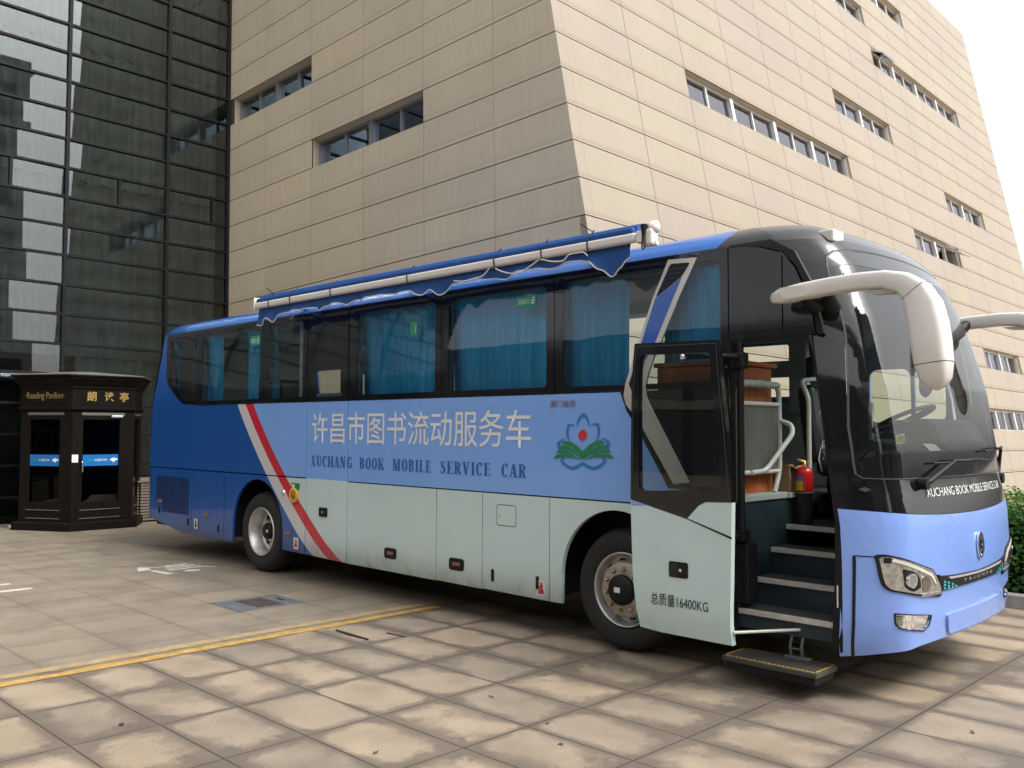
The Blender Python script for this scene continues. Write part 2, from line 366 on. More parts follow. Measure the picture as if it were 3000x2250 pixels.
# worn painted parking character and the two short bay lines
ch = [[(-6.79, -0.85), (-6.71, -0.76), (-6.52, -0.80), (-6.47, -0.97), (-6.62, -0.93)], [(-6.45, -0.86), (-6.42, -0.79), (-6.05, -0.74), (-6.02, -0.83), (-6.2, -0.84)],
      [(-6.72, -0.74), (-6.68, -0.76), (-6.55, -0.53), (-6.6, -0.5)], [(-6.62, -0.58), (-6.7, -0.56), (-6.72, -0.27), (-6.64, -0.27)], [(-6.53, -0.6), (-6.58, -0.6), (-6.6, -0.24), (-6.52, -0.24)],
      [(-6.42, -0.66), (-6.48, -0.65), (-6.48, -0.2), (-6.42, -0.2)], [(-6.30, -0.68), (-6.37, -0.66), (-6.37, -0.17), (-6.29, -0.17)], [(-6.66, -0.42), (-6.66, -0.36), (-6.3, -0.36), (-6.3, -0.42)],
      [(-6.34, -0.27), (-6.34, -0.21), (-6.22, -0.1), (-6.18, -0.14)], [(-6.12, -0.57), (-6.2, -0.52), (-6.16, -0.36), (-6.04, -0.42), (-6.05, -0.50)]]
sheet('painted_parking_character', ch, M_WPT)
sheet('white_bay_line', [rag(-6.66, -6.56, -9, -2.34)], M_WPT); sheet('white_bay_line', [rag(-6.2, -6.1, -9, -2.26)], M_WPT)
# steel drain cover set into one paving cell
t = thing('drain_cover', 'square steel cover with a sunken paved infill, set flush in the pale paving', 'drain cover', GM, (-3.73, -0.94, 0))
bm = bmesh.new()
for r_ in ((-4.02, -3.96, -1.29, -0.6), (-3.50, -3.44, -1.29, -0.6), (-3.96, -3.50, -1.29, -1.09), (-3.96, -3.50, -0.80, -0.6)): box(bm, *r_, -0.03, 0.009)
part('frame', bm, M_STEEL, t); part('infill', B(-3.96, -3.50, -1.09, -0.80, -0.02, 0.0055), mk('dark_paved_infill', (0.05, 0.034, 0.03), 0.75, var=0.5, vs=16), t)
part('lifting_slot', B(-3.80, -3.66, -0.72, -0.69, -0.01, 0.0115), M_BLACKM, t)

# ------------------------------------------------------------------ library: stone block
FL = frame(-DL, DR, UZ, CORNER + UZ * ZE)                       # left front: x from the inner corner, y into the building, z from eye height
upv = (UZ + DL * LEAN); RZ = upv.normalized(); ZS = upv.length
PA = CORNER - DL * (9.93 + LEAN * 3.36)
FR = frame(DR, DR.cross(RZ) * -1, RZ, PA + UZ * ZE)              # leaning right front
root = thing('library_building', 'beige stone-clad library block with a leaning flank and strip windows', 'building', FL, (0, 0, -2.5))
def edgeX(z): return 9.93 - LEAN * (z - 3.36)
ZROW = [3.36 + 0.565 * k for k in range(-10, 21)]; ZTOP = ZROW[-1]
def panels(bm, quad, g, dep):
    """one cladding panel: outline (x0,x1 at bottom, x0,x1 at top, z0,z1) shrunk by the joint"""
    a0, a1, b0, b1, z0, z1 = quad; gx, gz = g
    F = [(a0 + gx, 0, z0 + gz), (a1 - gx, 0, z0 + gz), (b1 - gx, 0, z1 - gz), (b0 + gx, 0, z1 - gz)]
    f = [bm.verts.new(p) for p in F]; k = [bm.verts.new((p[0], dep, p[2])) for p in F]
    bm.faces.new(f)
    for i in range(4): bm.faces.new((f[i], k[i], k[(i + 1) % 4], f[(i + 1) % 4]))
LW = [(0.18, 3.16, 7.315, 7.88), (3.20, 6.48, 5.62, 6.185)]
bm = bmesh.new(); core = bmesh.new()
lx = [0, 1.5, 3.16, 4.80, 6.48, 8.15, 9.83, 12]
def inwin(W, xa, xb, za, zb):
    return any(xa < w_[1] - 0.05 and xb > w_[0] + 0.05 and za < w_[3] - 0.05 and zb > w_[2] + 0.05 for w_ in W)
for za, zb in zip(ZROW, ZROW[1:]):
    for i, (xa, xb) in enumerate(zip(lx, lx[1:])):
        ea, eb = edgeX(za), edgeX(zb)
        if xa >= min(ea, eb) - 0.02: continue
        if inwin(LW, xa, xb, za, zb): continue
        last = xb > min(ea, eb)
        qa, qb = (ea, eb) if last else (xb, xb)
        if lx[i] == 8.15 and 9.83 < min(ea, eb) + 0.12 and not last and eb - 9.83 < 0.12: qa, qb = ea, eb
        panels(bm, (xa, qa, xa, qb, za, zb), (0.002 if i % 2 else 0.0055, 0.0085), 0.02)
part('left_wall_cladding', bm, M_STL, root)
RX = [0.0] + [0.2 + 1.676 * k for k in range(1, 15)]
zl = lambda k: (3.36 + 0.565 * k) * ZS
RW = [(3.552, 10.256, 5, 6), (10.256, 13.608, 8, 9), (13.608, 20.312, 12, 13), (6.904, 13.608, 14, 15), (13.608, 16.96, 16, 17), (16.96, 20.312, 6, 7), (13.608, 16.96, 3, 4), (16.96, 20.312, -2, -1), (13.608, 22.0, -5, -4)]
bm = bmesh.new()
for k in range(-10, 20):
    for xa, xb in zip(RX, RX[1:]):
        if any(xa > w_[0] - 0.1 and xb < w_[1] + 1.7 and w_[2] == k and xa < w_[1] - 0.1 for w_ in RW): continue
        panels(bm, (xa, xb, xa, xb, zl(k), zl(k + 1)), (0.0045, 0.0085), 0.02)
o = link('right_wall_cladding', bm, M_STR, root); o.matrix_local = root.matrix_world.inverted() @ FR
# wall core behind the cladding, with the window openings as real recesses
def core_wall(name, x0, x1, z0, z1, W, dep, M, clip=None):
    bm = bmesh.new()
    outer = [(x0, z0), (x1, z0), (x1, z1), (x0, z1)] if clip is None else clip
    holes = [[(w_[0], w_[2]), (w_[1], w_[2]), (w_[1], w_[3]), (w_[0], w_[3])] for w_ in W]
    patch(outer, lambda u, v, d: Vector((u, 0.02 + d, v)), holes, 0, 0, dep, bm0=bm)
    for f in bm.faces: f.smooth = False; f.material_index = 0 if abs(f.normal.y) > 0.9 else 1
    o = link(name, bm, [M_JOINT, M_STL], root); o.matrix_local = root.matrix_world.inverted() @ M; return o
clipL = [(0, -4), (edgeX(-4) - 0.02, -4), (edgeX(ZTOP) - 0.02, ZTOP - 0.01), (0, ZTOP - 0.01)]
core_wall('left_wall_backing', 0, 0, 0, 0, LW, 0.30, FL, clipL)
RWz = [(a, b, zl(c) - 0.0, zl(d)) for a, b, c, d in RW]
core_wall('right_wall_backing', 0.02, RX[-1], zl(-10), zl(20) - 0.01, RWz, 0.32, FR)
# roof slab, parapet coping and the far return of the block
bm = bmesh.new()
q = [FL.inverted() @ (FR @ Vector((x, 0.0, zl(20)))) for x in (0, RX[-1])]
b0 = [FL.inverted() @ (FR @ Vector((x, 0.0, zl(-10)))) for x in (0, RX[-1])]
A0, A1, C0, C1 = q[0], q[1], b0[0], b0[1]
vs = [bm.verts.new(p) for p in ((0, 0.03, A0.z), A0 + Vector((-0.05, .03, 0)), A1 + Vector((-0.05, 0, 0)), Vector((-6, A1.y, A1.z)), Vector((-6, 0.03, A0.z)))]
bm.faces.new(vs)
vs2 = [bm.verts.new(p) for p in (A1 + Vector((-.02, 0, 0)), C1 + Vector((-.02, 0, 0)), Vector((-6, C1.y, C1.z)), Vector((-6, A1.y, A1.z)))]; bm.faces.new(vs2)
part('roof', bm, M_CONC, root)
def strip_window(M, x0, x1, z0, z1, units, y, matf, matp, blind, openat=None, thin=0.045, thick=0.11):
    """a strip window: outer frame, posts between units, a thin mullion in each unit, panes and blinds behind"""
    g = bmesh.new(); loc = root.matrix_world.inverted() @ M
    box(g, x0, x1, y, y + 0.06, z0, z0 + 0.035); box(g, x0, x1, y, y + 0.06, z1 - 0.05, z1)
    uw = (x1 - x0) / units
    for i in range(units + 1):
        xc = x0 + uw * i; wd = thick if 0 < i < units else 0.07
        box(g, max(x0, xc - wd / 2), min(x1, xc + wd / 2), y - 0.05, y + 0.08, z0 + 0.036, z1 - 0.051)
        if i < units: box(g, xc + uw * 0.5 - thin / 2, xc + uw * 0.5 + thin / 2, y - 0.012, y + 0.055, z0 + 0.037, z1 - 0.052)
    f = link('window_frame', g, matf, root); f.matrix_local = loc
    for i in range(units * 2):
        if openat is not None and i == openat: continue
        g = bmesh.new(); box(g, x0 + uw * i / 2 + 0.03, x0 + uw * (i + 1) / 2 - 0.03, y + 0.022, y + 0.03, z0 + 0.03, z1 - 0.045)
        ax = random.uniform(-0.004, 0.004)
        p = link('pane', g, matp, f)
    if blind:
        g = bmesh.new(); n_ = int((x1 - x0) / 0.05)
        for i in range(n_):
            if openat is not None and openat * uw / 2 <= i * 0.05 <= (openat + 1) * uw / 2: continue
            xa, xb = x0 + 0.05 * i, x0 + 0.05 * (i + 1); ya = y + 0.05 + 0.01 * math.sin(i * 1.9); yb = y + 0.05 + 0.01 * math.sin((i + 1) * 1.9)
            g.faces.new([g.verts.new(p) for p in ((xa, ya, z0), (xb, yb, z0), (xb, yb, z1 - 0.07), (xa, ya, z1 - 0.07))])
        link('blind', g, blind, f)
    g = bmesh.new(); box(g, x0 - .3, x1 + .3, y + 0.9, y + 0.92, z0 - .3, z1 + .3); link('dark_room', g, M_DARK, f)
    if openat is not None:                       # top-hung sash pushed outwards
        xa, xb = x0 + uw * openat / 2 + 0.03, x0 + uw * (openat + 1) / 2 - 0.03; h = z1 - z0 - 0.09
        g = bmesh.new()
        for r_ in ((xa, xb, 0, 0.04), (xa, xb, h - 0.04, h), (xa, xa + 0.04, 0.04, h - 0.04), (xb - 0.04, xb, 0.04, h - 0.04)): box(g, r_[0], r_[1], -0.015, 0.015, -r_[3], -r_[2])
        rot = Matrix.Translation((0, y - 0.01, z1 - 0.055)) @ Matrix.Rotation(rad(-52), 4, 'X')
        bmesh.ops.transform(g, matrix=rot, verts=g.verts); s = link('open_sash', g, matf, f)
        g = B(xa + .04, xb - .04, -0.004, 0.004, -h + .04, -.04); bmesh.ops.transform(g, matrix=rot, verts=g.verts); link('pane', g, matp, s)
for a, b, c, d in LW: strip_window(FL, a, b, c, d, 2, 0.2, M_ALU, M_PANE, None)
ops = {2: 0, 6: 3}
for i, (a, b, c, d) in enumerate(RWz): strip_window(FR, a, b, c, d, max(1, round((b - a) / 1.676)), 0.12, M_ALUL, M_PANER, M_BLIND, ops.get(i))

# ------------------------------------------------------------------ glazed wing
FG = frame(DR, DL, UZ, CORNER + UZ * ZE)
root = thing('glass_wing', 'dark curtain-walled wing with black mullions and drawn grey drapes', 'building', FG, (-6, 0, -2.5))
GXs = [0.0, -1.385, -3.36, -5.335, -7.31, -9.285, -11.26, -13.235]; GZ = [3.36 + 0.565 * k for k in range(-9, 20)]
vis = []; rest = bmesh.new()
for za, zb in zip(GZ, GZ[1:]):
    for xb, xa in zip(GXs, GXs[1:]):
        cuts = [xa, xb]
        if abs(za - 5.055) < 0.01: cuts = [xa, xa + (1.0 if xa < -1.5 else 1.0), xb]
        for ca, cb in zip(cuts, cuts[1:]):
            g = bmesh.new(); box(g, ca + 0.02, cb - 0.02, -0.004, 0.004, za + 0.015 - (za + zb) / 2, zb - 0.015 - (za + zb) / 2)
            mt = Matrix.Translation(((ca + cb) / 2, 0.012, (za + zb) / 2)) @ Matrix.Rotation(rad(random.gauss(0, 0.3)), 4, 'Z') @ Matrix.Rotation(rad(random.gauss(0, 0.3)), 4, 'X') @ Matrix.Translation((-(ca + cb) / 2, 0, 0))
            bmesh.ops.transform(g, matrix=mt, verts=g.verts)
            if xb > -5.0 and za < 8.5: part('glass_pane', g, M_CWG, root)
            else: join(rest, g)
o = part('glass_pane', rest, M_CWG, root); o['kind'] = 'stuff'
g = bmesh.new()
for z_ in GZ: box(g, GXs[-1], -0.03, -0.035, 0.07, z_ - 0.021, z_ + 0.021)
part('transom', g, M_BLACKM, root)
for x_ in GXs[:-1]: part('mullion', B(x_ - 0.03 - (0.03 if x_ == 0 else 0), x_ + 0.03 - (0.03 if x_ == 0 else 0), -0.04, 0.08, GZ[0], GZ[-1]), M_BLACKM, root)
for xb, xa in zip(GXs, GXs[1:]): part('short_mullion', B(xa + 0.975, xa + 1.025, -0.03, 0.06, 5.076, 5.60), M_BLACKM, root)
for fl, (za, zb) in enumerate(((-1.3, 2.04), (2.05, 5.5), (5.51, 8.2), (8.21, 13.8))):
    g = bmesh.new(); x_ = -13.2; i = 0; ph = 0
    pv = None
    while x_ < -0.1:
        ph += random.uniform(0.5, 1.1); y_ = 0.34 + 0.05 * math.sin(ph) + 0.02 * math.sin(ph * 2.7); cur = (g.verts.new((x_, y_, za)), g.verts.new((x_, y_ + random.uniform(-.008, .008), zb)))
        if pv and not (fl == 0 and -7.0 < x_ < -3.0): g.faces.new((pv[0], cur[0], cur[1], pv[1])).smooth = True
        pv = cur; x_ += random.uniform(0.03, 0.07)
    part('drape', g, M_DRAPE, root)
g = bmesh.new(); box(g, -13.2, -0.1, 1.6, 1.65, -2.5, 14.2); box(g, -0.1, -0.06, 0.06, 1.65, -2.5, 14.2)
for z_ in (2.0, 5.5, 8.2): box(g, -13.2, -0.1, 0.46, 1.59, z_ - 0.06, z_ + 0.1)
part('floor_slab', g, M_DARK, root)
# ------------------------------------------------------------------ reading booth
M_BOOTH = mk('black_brown_timber', (0.0075, 0.0058, 0.005), 0.5, spec=0.12, var=0.3, vs=7, scl=(3, 3, .3))
M_BOOTHL = mk('worn_booth_edge', (0.13, 0.12, 0.105), 0.5)
M_GOLD = mk('gold_lettering', (0.62, 0.42, 0.13), 0.35, 0.6)
M_SIGNB = mk('blue_sign_film', (0.008, 0.14, 0.42), 0.4)
M_WHITE = mk('white_film', (0.75, 0.75, 0.73), 0.5)
M_GREEN = mk('green_film', (0.02, 0.28, 0.10), 0.5)
M_CHROME = mk('chrome', (0.75, 0.75, 0.76), 0.12, 1.0)
M_BGLASS = glassmat('booth_glass', (0.12, 0.12, 0.12), 1.45)
HC = (-12.35, 0.485); AP = 0.89
t = thing('reading_booth', 'black six-sided reading booth with gold lettering and a flared cornice', 'booth', GM, (*HC, 0))
def hexring(bm, prof, mi=0):
    rings = [[bm.verts.new((HC[0] + r / math.cos(rad(30)) * math.cos(rad(30 + 60 * k)), HC[1] + r / math.cos(rad(30)) * math.sin(rad(30 + 60 * k)), z)) for k in range(6)] for r, z in prof]
    for a, b in zip(rings, rings[1:]):
        for k in range(6): bm.faces.new((a[k], a[(k + 1) % 6], b[(k + 1) % 6], b[k])).material_index = mi
    bm.faces.new(rings[0][::-1]); bm.faces.new(rings[-1]); return bm
def face(k):
    n_ = Vector((math.cos(rad(60 * k)), math.sin(rad(60 * k)), 0)); tt = Vector((-n_.y, n_.x, 0)); c = Vector((*HC, 0)) + n_ * AP
    return lambda u, v, d: c + tt * u + Vector((0, 0, v)) - n_ * d
part('plinth', hexring(bmesh.new(), [(0.985, -0.15), (0.985, 0.125), (0.95, 0.14)]), M_BOOTH, t)
part('core', hexring(bmesh.new(), [(0.78, 0.14), (0.78, 2.0)]), M_DARK, t)
part('cornice', hexring(bmesh.new(), [(0.885, 1.995), (0.93, 2.03), (0.93, 2.06), (0.90, 2.07), (0.90, 2.37), (0.92, 2.39), (0.92, 2.42), (0.955, 2.46), (0.975, 2.50), (1.01, 2.54), (1.01, 2.575), (1.04, 2.58), (1.04, 2.605)]), M_BOOTH, t)
part('roof', hexring(bmesh.new(), [(1.052, 2.606), (1.052, 2.622), (0.25, 2.70)]), M_BOOTHL, t)
for k in range(6):
    F = face(k)
    part('wall_panel', patch([(-.512, .14), (.512, .14), (.512, 1.99), (-.512, 1.99)], F, [[(-.33, .47), (-.33, 1.86), (.28, 1.86), (.28, .47)][::-1]], 0, 0, 0.08), M_BOOTH, t)
    if k in (0, 5, 1):
        p = part('glass_panel', patch([(-.33, .47), (.28, .47), (.28, 1.86), (-.33, 1.86)], F, (), 0, 0, 0.006, off=-0.03), M_BGLASS, t)
        g = bmesh.new()
        for z_ in (0.20, 0.34): patch(band([(-.36, z_), (.31, z_)], .012), F, (), 0, 0, 0.01, off=0.006, bm0=g)
        patch(band([(-.36, 1.955), (.36, 1.955)], .045), F, (), 0, 0, 0.01, off=0.01, bm0=g)
        part('moulding', g, M_BOOTHL, t)
        g = bmesh.new()
        for j in range(3): 
            for q in range(20):
                a = 2 * math.pi * q / 20; b_ = 2 * math.pi * (q + 1) / 20; cz = 1.66 - .24 * j
                patch(band([(0.06 + .11 * math.cos(a), cz + .11 * math.sin(a)), (0.06 + .11 * math.cos(b_), cz + .11 * math.sin(b_))], .012), F, (), 0, 0, 0, off=-0.05, bm0=g)
        part('lattice_ring', g, M_BOOTH, t)
    if k in (0, 5):
        s = part('blue_strip', patch([(-.32, 1.075), (.27, 1.075), (.27, 1.265), (-.32, 1.265)], F, (), 0, 0, 0.003, off=-0.015), M_SIGNB, t)
        part('strip_lettering', glyphs('许昌图书馆', (-.14, .08, 1.155, 1.195), F, off=-0.010), M_WHITE, s)
        part('strip_emblem', strokes([[(.12, 1.17), (.17, 1.21), (.185, 1.19), (.20, 1.225), (.215, 1.19), (.25, 1.2), (.262, 1.17), (.22, 1.16), (.19, 1.13), (.16, 1.155)]], F, -0.010), M_WHITE, s)
        part('strip_roundel', strokes([[(-.20 + .022 * math.cos(a * .5236), 1.17 + .022 * math.sin(a * .5236)) for a in range(12)]], F, -0.010), M_GREEN, s)
F0 = face(0); F5 = face(5); FZ = lambda F: (lambda u, v, d: F(u, v, d - 0.012))
for c_, u in (('朗', -.285), ('读', 0.005), ('亭', 0.26)): part('gold_character', glyphs(c_, (u, u + .155, 2.17, 2.335), FZ(F0), 0.002, bold=0.02), M_GOLD, t)
part('gold_lettering', glyphs('·Reading Pavilion·', (-.42, .36, 2.175, 2.32), FZ(F5), 0.002), M_GOLD, t)
part('door_handle', tube(bmesh.new(), bend([F0(-.345, 0.97, 0), F0(-.335, .98, -.05), F0(-.345, 1.15, -.05), F0(-.345, 1.165, 0)], .03), 0.011, 8), M_CHROME, t)
part('notice', patch([(-.50, 1.14), (-.40, 1.14), (-.40, 1.27), (-.50, 1.27)], F0, (), 0, 0, .003, off=.004), M_WHITE, t)
part('door_closer', tube(bmesh.new(), [F0(.12, 1.915, -.05), F0(.30, 1.915, -.05)], 0.024, 10), M_ALUL, t)
# slatted timber housing beside the booth
M_SLAT = mk('weathered_slats', (0.20, 0.165, 0.125), 0.75, var=0.2, vs=9)
t = thing('slatted_housing', 'low brown slatted equipment housing between the booth and the coach', 'housing', GM, (-12.7, 2.15, 0))
g = bmesh.new(); n_ = 13
for i in range(n_):
    z_ = 0.03 + i * 0.053
    box(g, -12.12, -12.08, 1.42, 2.95, z_, z_ + .036); box(g, -13.3, -12.13, 1.38, 1.41, z_, z_ + .036)
part('slats', g, M_SLAT, t); part('top', B(-13.32, -12.06, 1.36, 2.98, .725, .75), M_SLAT, t); part('core', B(-13.28, -12.14, 1.42, 2.93, 0.0, .72), M_DARK, t)
g = B(-12.62, -12.50, -0.62, -0.52, 0, .05, .015); top('ground_lamp', g, M_ALUL, 'small grey lamp head on the paving at the foot of the booth', 'lamp')

# ------------------------------------------------------------------ kerb and hedge on the right
top('kerb', B(-2.9, 16, 4.17, 4.32, -0.05, 0.13, .012), M_KERB, kind='structure')
top('planting_bed', B(-2.9, 16, 4.321, 8.5, -0.05, 0.06), M_SOIL, kind='structure')
M_LEAF = foliage('hedge_leaf', [(0.022, 0.075, 0.018), (0.04, 0.125, 0.026), (0.075, 0.19, 0.04), (0.13, 0.27, 0.06)])
M_LEAFY = foliage('young_leaf', [(0.08, 0.17, 0.03), (0.16, 0.25, 0.05), (0.30, 0.28, 0.05), (0.34, 0.16, 0.05)])
M_TWIG = mk('twig', (0.07, 0.05, 0.035), 0.9)
def leaf(bm, c, s, nrm=None):
    d = Vector((random.gauss(0, 1), random.gauss(0, 1), random.gauss(0, .6))); d.normalize()
    nn = (nrm or Vector((0, 0, 1))) + Vector((random.gauss(0, .6), random.gauss(0, .6), random.gauss(0, .6))); b = d.cross(nn)
    if b.length < 1e-3: return
    b.normalize(); k = nn.normalized() * s * .12
    P = [c - d * s * .5, c + b * s * .28 + k, c + d * s * .5, c - b * s * .28 + k]
    v = [bm.verts.new(p) for p in P]; bm.faces.new((v[0], v[1], v[2])); bm.faces.new((v[0], v[2], v[3]))
t = thing('hedge', 'clipped green hedge with yellowish new growth behind the granite kerb', 'hedge', GM, (3.4, 5.3, 0.06))
g = bmesh.new(); gy = bmesh.new()
def hh(x, y): return 0.98 + 0.10 * noise.noise((x * 1.3, y * 1.3, 0)) + 0.06 * noise.noise((x * 4, y * 4, 5))
for i in range(15000):
    x_ = random.uniform(-2.7, 2.8) if random.random() < .62 else random.uniform(2.8, 10)
    q = random.random()
    if q < .5:
        y_ = 4.40 + abs(random.gauss(0, .10)) + .06 * noise.noise((x_ * 2, 0, 3)); z_ = random.uniform(.1, hh(x_, y_)); nn = Vector((0, -1, .5))
    else:
        y_ = random.uniform(4.4, 6.6); z_ = hh(x_, y_) - abs(random.gauss(0, .08)); nn = Vector((0, -.2, 1))
    yellow = z_ > .80 and noise.noise((x_ * 1.1 + 7, y_ * 1.1, 0)) > .02
    leaf(gy if yellow else g, Vector((x_, y_, z_)), random.uniform(.045, .085), nn)
for i in range(500):
    x_, y_ = random.uniform(-2.6, 4), random.uniform(4.45, 5.4); z_ = hh(x_, y_)
    for j in range(5): leaf(g if random.random() < .6 else gy, Vector((x_ + random.gauss(0, .02), y_ + random.gauss(0, .02), z_ + .03 * j)), random.uniform(.04, .075))
part('leaves', g, M_LEAF, t); part('new_growth', gy, M_LEAFY, t)
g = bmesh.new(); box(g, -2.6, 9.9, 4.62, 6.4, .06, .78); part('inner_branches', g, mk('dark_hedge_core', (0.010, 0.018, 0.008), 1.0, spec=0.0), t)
# ------------------------------------------------------------------ what stands across the plaza (seen mirrored in the glass)
M_OFFW = mk('grey_rendered_wall', (0.42, 0.41, 0.43), 0.8, var=.12, vs=.6); M_OFFG = mk('dark_office_pane', (0.05, 0.06, 0.08), 0.1)
def office(x0, x1, y0, y1, h, label):
    t = thing('office_block', label, 'building', GM, ((x0 + x1) / 2, (y0 + y1) / 2, 0))
    part('wall', B(x0, x1, y0, y1, -1, h), M_OFFW, t)
    g = bmesh.new()
    for z_, o_ in ((h, .6), (h + .5, .9), (h - 3.4, .4), (4.2, .4)): box(g, x0 - o_, x1 + o_, y0 - o_, y1 + o_, z_, z_ + .45)
    box(g, x0 + 2, x1 - 2, y0 + 4, y0 + 11, h + .95, h + 4.5); box(g, x0 + 1.5, x1 - 1.5, y0 + 3.5, y0 + 11.5, h + 4.5, h + 5)
    part('cornice', g, M_OFFW, t)
    g = bmesh.new(); z_ = 1.2; 
    while z_ < h - 3:
        y_ = y0 + 1.2
        while y_ < y1 - 2: box(g, x0 - .03, x0 + .1, y_, y_ + 1.5, z_, z_ + 1.9); y_ += 2.9
        z_ += 3.3
    part('windows', g, M_OFFG, t)
office(38, 54, -10, 16.6, 31, 'grey office block with stepped cornices across the plaza')
office(46, 60, -60, -22, 15, 'lower grey office block far across the plaza to the left')
t = thing('shop_building', 'dark brown shop building with a signed ground floor behind the viewer', 'building', GM, (-2, -30, 0))
M_SHOP = mk('dark_brown_render', (0.075, 0.065, 0.055), 0.8, var=.2, vs=.5); part('wall', B(-34, 30, -40, -25, -1, 12.4), M_SHOP, t)
g = bmesh.new()
for i in range(20):
    for j in range(3): box(g, -32 + i * 3.1, -30 + i * 3.1, -25.05, -24.96, 4.6 + j * 2.8, 6.2 + j * 2.8)
part('windows', g, M_OFFG, t); g = bmesh.new()
for i in range(20): box(g, -32.4 + i * 3.1, -29.9 + i * 3.1, -25.04, -24.95, .1, 2.7)
part('shopfronts', g, M_OFFG, t); part('sign_band', B(-33, 29, -25.2, -24.9, 2.9, 3.7), mk('pale_sign_band', (.3, .28, .25), .6), t)
M_CROWN = foliage('tree_leaf', [(0.02, 0.05, 0.018), (0.035, 0.085, 0.025), (0.06, 0.12, 0.035)])
def tree(x_, y_, h, r, label, nl=1500):
    t = thing('street_tree', label, 'tree', GM, (x_, y_, 0)); g = bmesh.new()
    tube(g, [(x_, y_, -.1), (x_ + .1, y_, h * .4), (x_, y_ + .15, h * .75)], [.16, .11, .05], 8)
    for a in range(5):
        an = a * 1.3; tube(g, [(x_ + .08, y_, h * .36 + .1 * a), (x_ + r * .6 * math.cos(an), y_ + r * .6 * math.sin(an), h * .62 + .12 * a)], [.06, .02], 6)
    part('trunk', g, M_TWIG, t); g = bmesh.new(); cl = [(Vector((x_ + random.gauss(0, r * .45), y_ + random.gauss(0, r * .45), h * .68 + random.gauss(0, h * .13))), random.uniform(.35, .6) * r) for k in range(13)]
    for i in range(nl):
        c, rr = random.choice(cl); v = Vector((random.gauss(0, 1), random.gauss(0, 1), random.gauss(0, 1))).normalized() * rr * random.uniform(.6, 1.05); leaf(g, c + v, random.uniform(.22, .42), v.normalized())
    part('crown', g, M_CROWN, t)
for x_, y_, h, r, lb in ((31, 16, 5.2, 1.9, 'small round street tree across the plaza, nearest the hedge end'), (27, -4, 6.5, 2.4, 'broad street tree across the plaza, middle of the row'), (29, 2.5, 7.2, 2.6, 'tallest street tree across the plaza'), (26, -12, 6.0, 2.2, 'street tree across the plaza, left end of the row')): tree(x_, y_, h, r, lb)
# ------------------------------------------------------------------ small litter on the paving
M_DEAD = mk('dead_leaf', (0.09, 0.055, 0.03), 0.8); M_SLOT = mk('wet_wood', (0.055, 0.035, 0.02), 0.85)
for i, (x_, y_, lb) in enumerate(((-0.99, -3.39, 'dark curled dead leaf alone on the paving, lower left'), (0.42, -2.62, 'small dead leaf on the paving at the very front, left of the door'), (0.13, -1.48, 'dead leaf lying on a clean slab below the luggage doors'), (0.74, -1.61, 'dead leaf near a slab joint in front of the open door'), (1.03, -1.82, 'pale dead leaf farther towards the viewer from the open door'), (2.56, 0.0, 'tiny dead leaf on the paving right of the coach nose'))):
    g = bmesh.new(); a = i * 1.7; s_ = .022 if i else .03; ca, sa = math.cos(a), math.sin(a)
    P = [(-1, 0, .1), (-.3, .45, .35), (.6, .35, .2), (1, 0, .5), (.4, -.5, .25), (-.5, -.4, .15)]
    f = g.faces.new([g.verts.new((x_ + s_ * (p[0] * ca - p[1] * sa), y_ + s_ * (p[0] * sa + p[1] * ca), .002 + s_ * p[2])) for p in P]); bmesh.ops.poke(g, faces=[f]); top('dead_leaf', g, M_DEAD, lb, 'leaf')
top('twig', tube(bmesh.new(), [(-2.17, -1.10, .008), (-1.95, -1.115, .011), (-1.70, -1.11, .009)], [.008, .011, .007], 7), M_SLOT, 'thick dark twig lying on the paving beside the yellow line', 'twig')
top('twig', tube(bmesh.new(), [(-1.79, -.85, .006), (-1.57, -.83, .006)], [.005, .004], 6), M_SLOT, 'thin short twig on a slab joint, nearer the coach than the thick one', 'twig')
# =================================================================== COACH (plaza frame: x=0 at the front axle, y=0 the door side)
CZ = [.25, .5, .9, 1.15, 1.4, 1.6, 2.03, 2.25, 2.48, 2.68, 2.86, 3.0, 3.1, 3.15, 3.2, 3.26, 3.3, 3.32, 3.33]
CX = [2.17, 2.2, 2.22, 2.21, 2.16, 2.145, 2.085, 2.03, 1.97, 1.89, 1.82, 1.73, 1.645, 1.58, 1.46, 1.28, 1.05, .75, .4]
YZ = [.29, .36, .5, 2.05, 2.2, 2.75, 3.03, 3.09, 3.14, 3.19, 3.25, 3.30, 3.33]; YY = [.05, .02, 0, 0, .012, .08, .125, .145, .185, .25, .45, .8, 1.25]
RZ_ = [.3, 1.1, 2.04, 2.6, 3.05, 3.12, 3.19, 3.25, 3.3, 3.33]; RX_ = [-8.73, -8.76, -8.72, -8.69, -8.63, -8.55, -8.42, -8.2, -7.8, -7.2]
def ys(z): return interp(z, YZ, YY)
def cf(z): return interp(z, CZ, CX)
def front(u, v, d=0.0):
    a = abs(u); x = cf(v) - .13 * u * u - .29 * max(0, (a - .75) / .25) ** 2.2
    k = max(0, (a - .85) / .15); yy = (1 if u < 0 else -1) * d * k
    return Vector((x - d * (1 - .6 * k), 1.25 + u * (1.25 - ys(v)) + yy, v))
def rear(u, v, d=0.0):
    a = abs(u); return Vector((interp(v, RZ_, RX_) + .05 * u * u + .25 * max(0, (a - .8) / .2) ** 2.2 + d, 1.25 + u * (1.25 - ys(v)), v))
def side(u, v, d=0.0):
    """door side; u,v read on the flat lower flank, carried on to the leaning glass above it"""
    z = v; y = 0
    for _ in range(3):
        y = ys(z); z = 1.73 + (v - 1.73) * (5.6 + y) / 5.6
    y = ys(z); return Vector((4.376 + (u - 4.376) * (5.6 + y) / 5.6, y + d, z))
def far(u, v, d=0.0): return Vector((u, 2.5 - ys(v) - d, v))
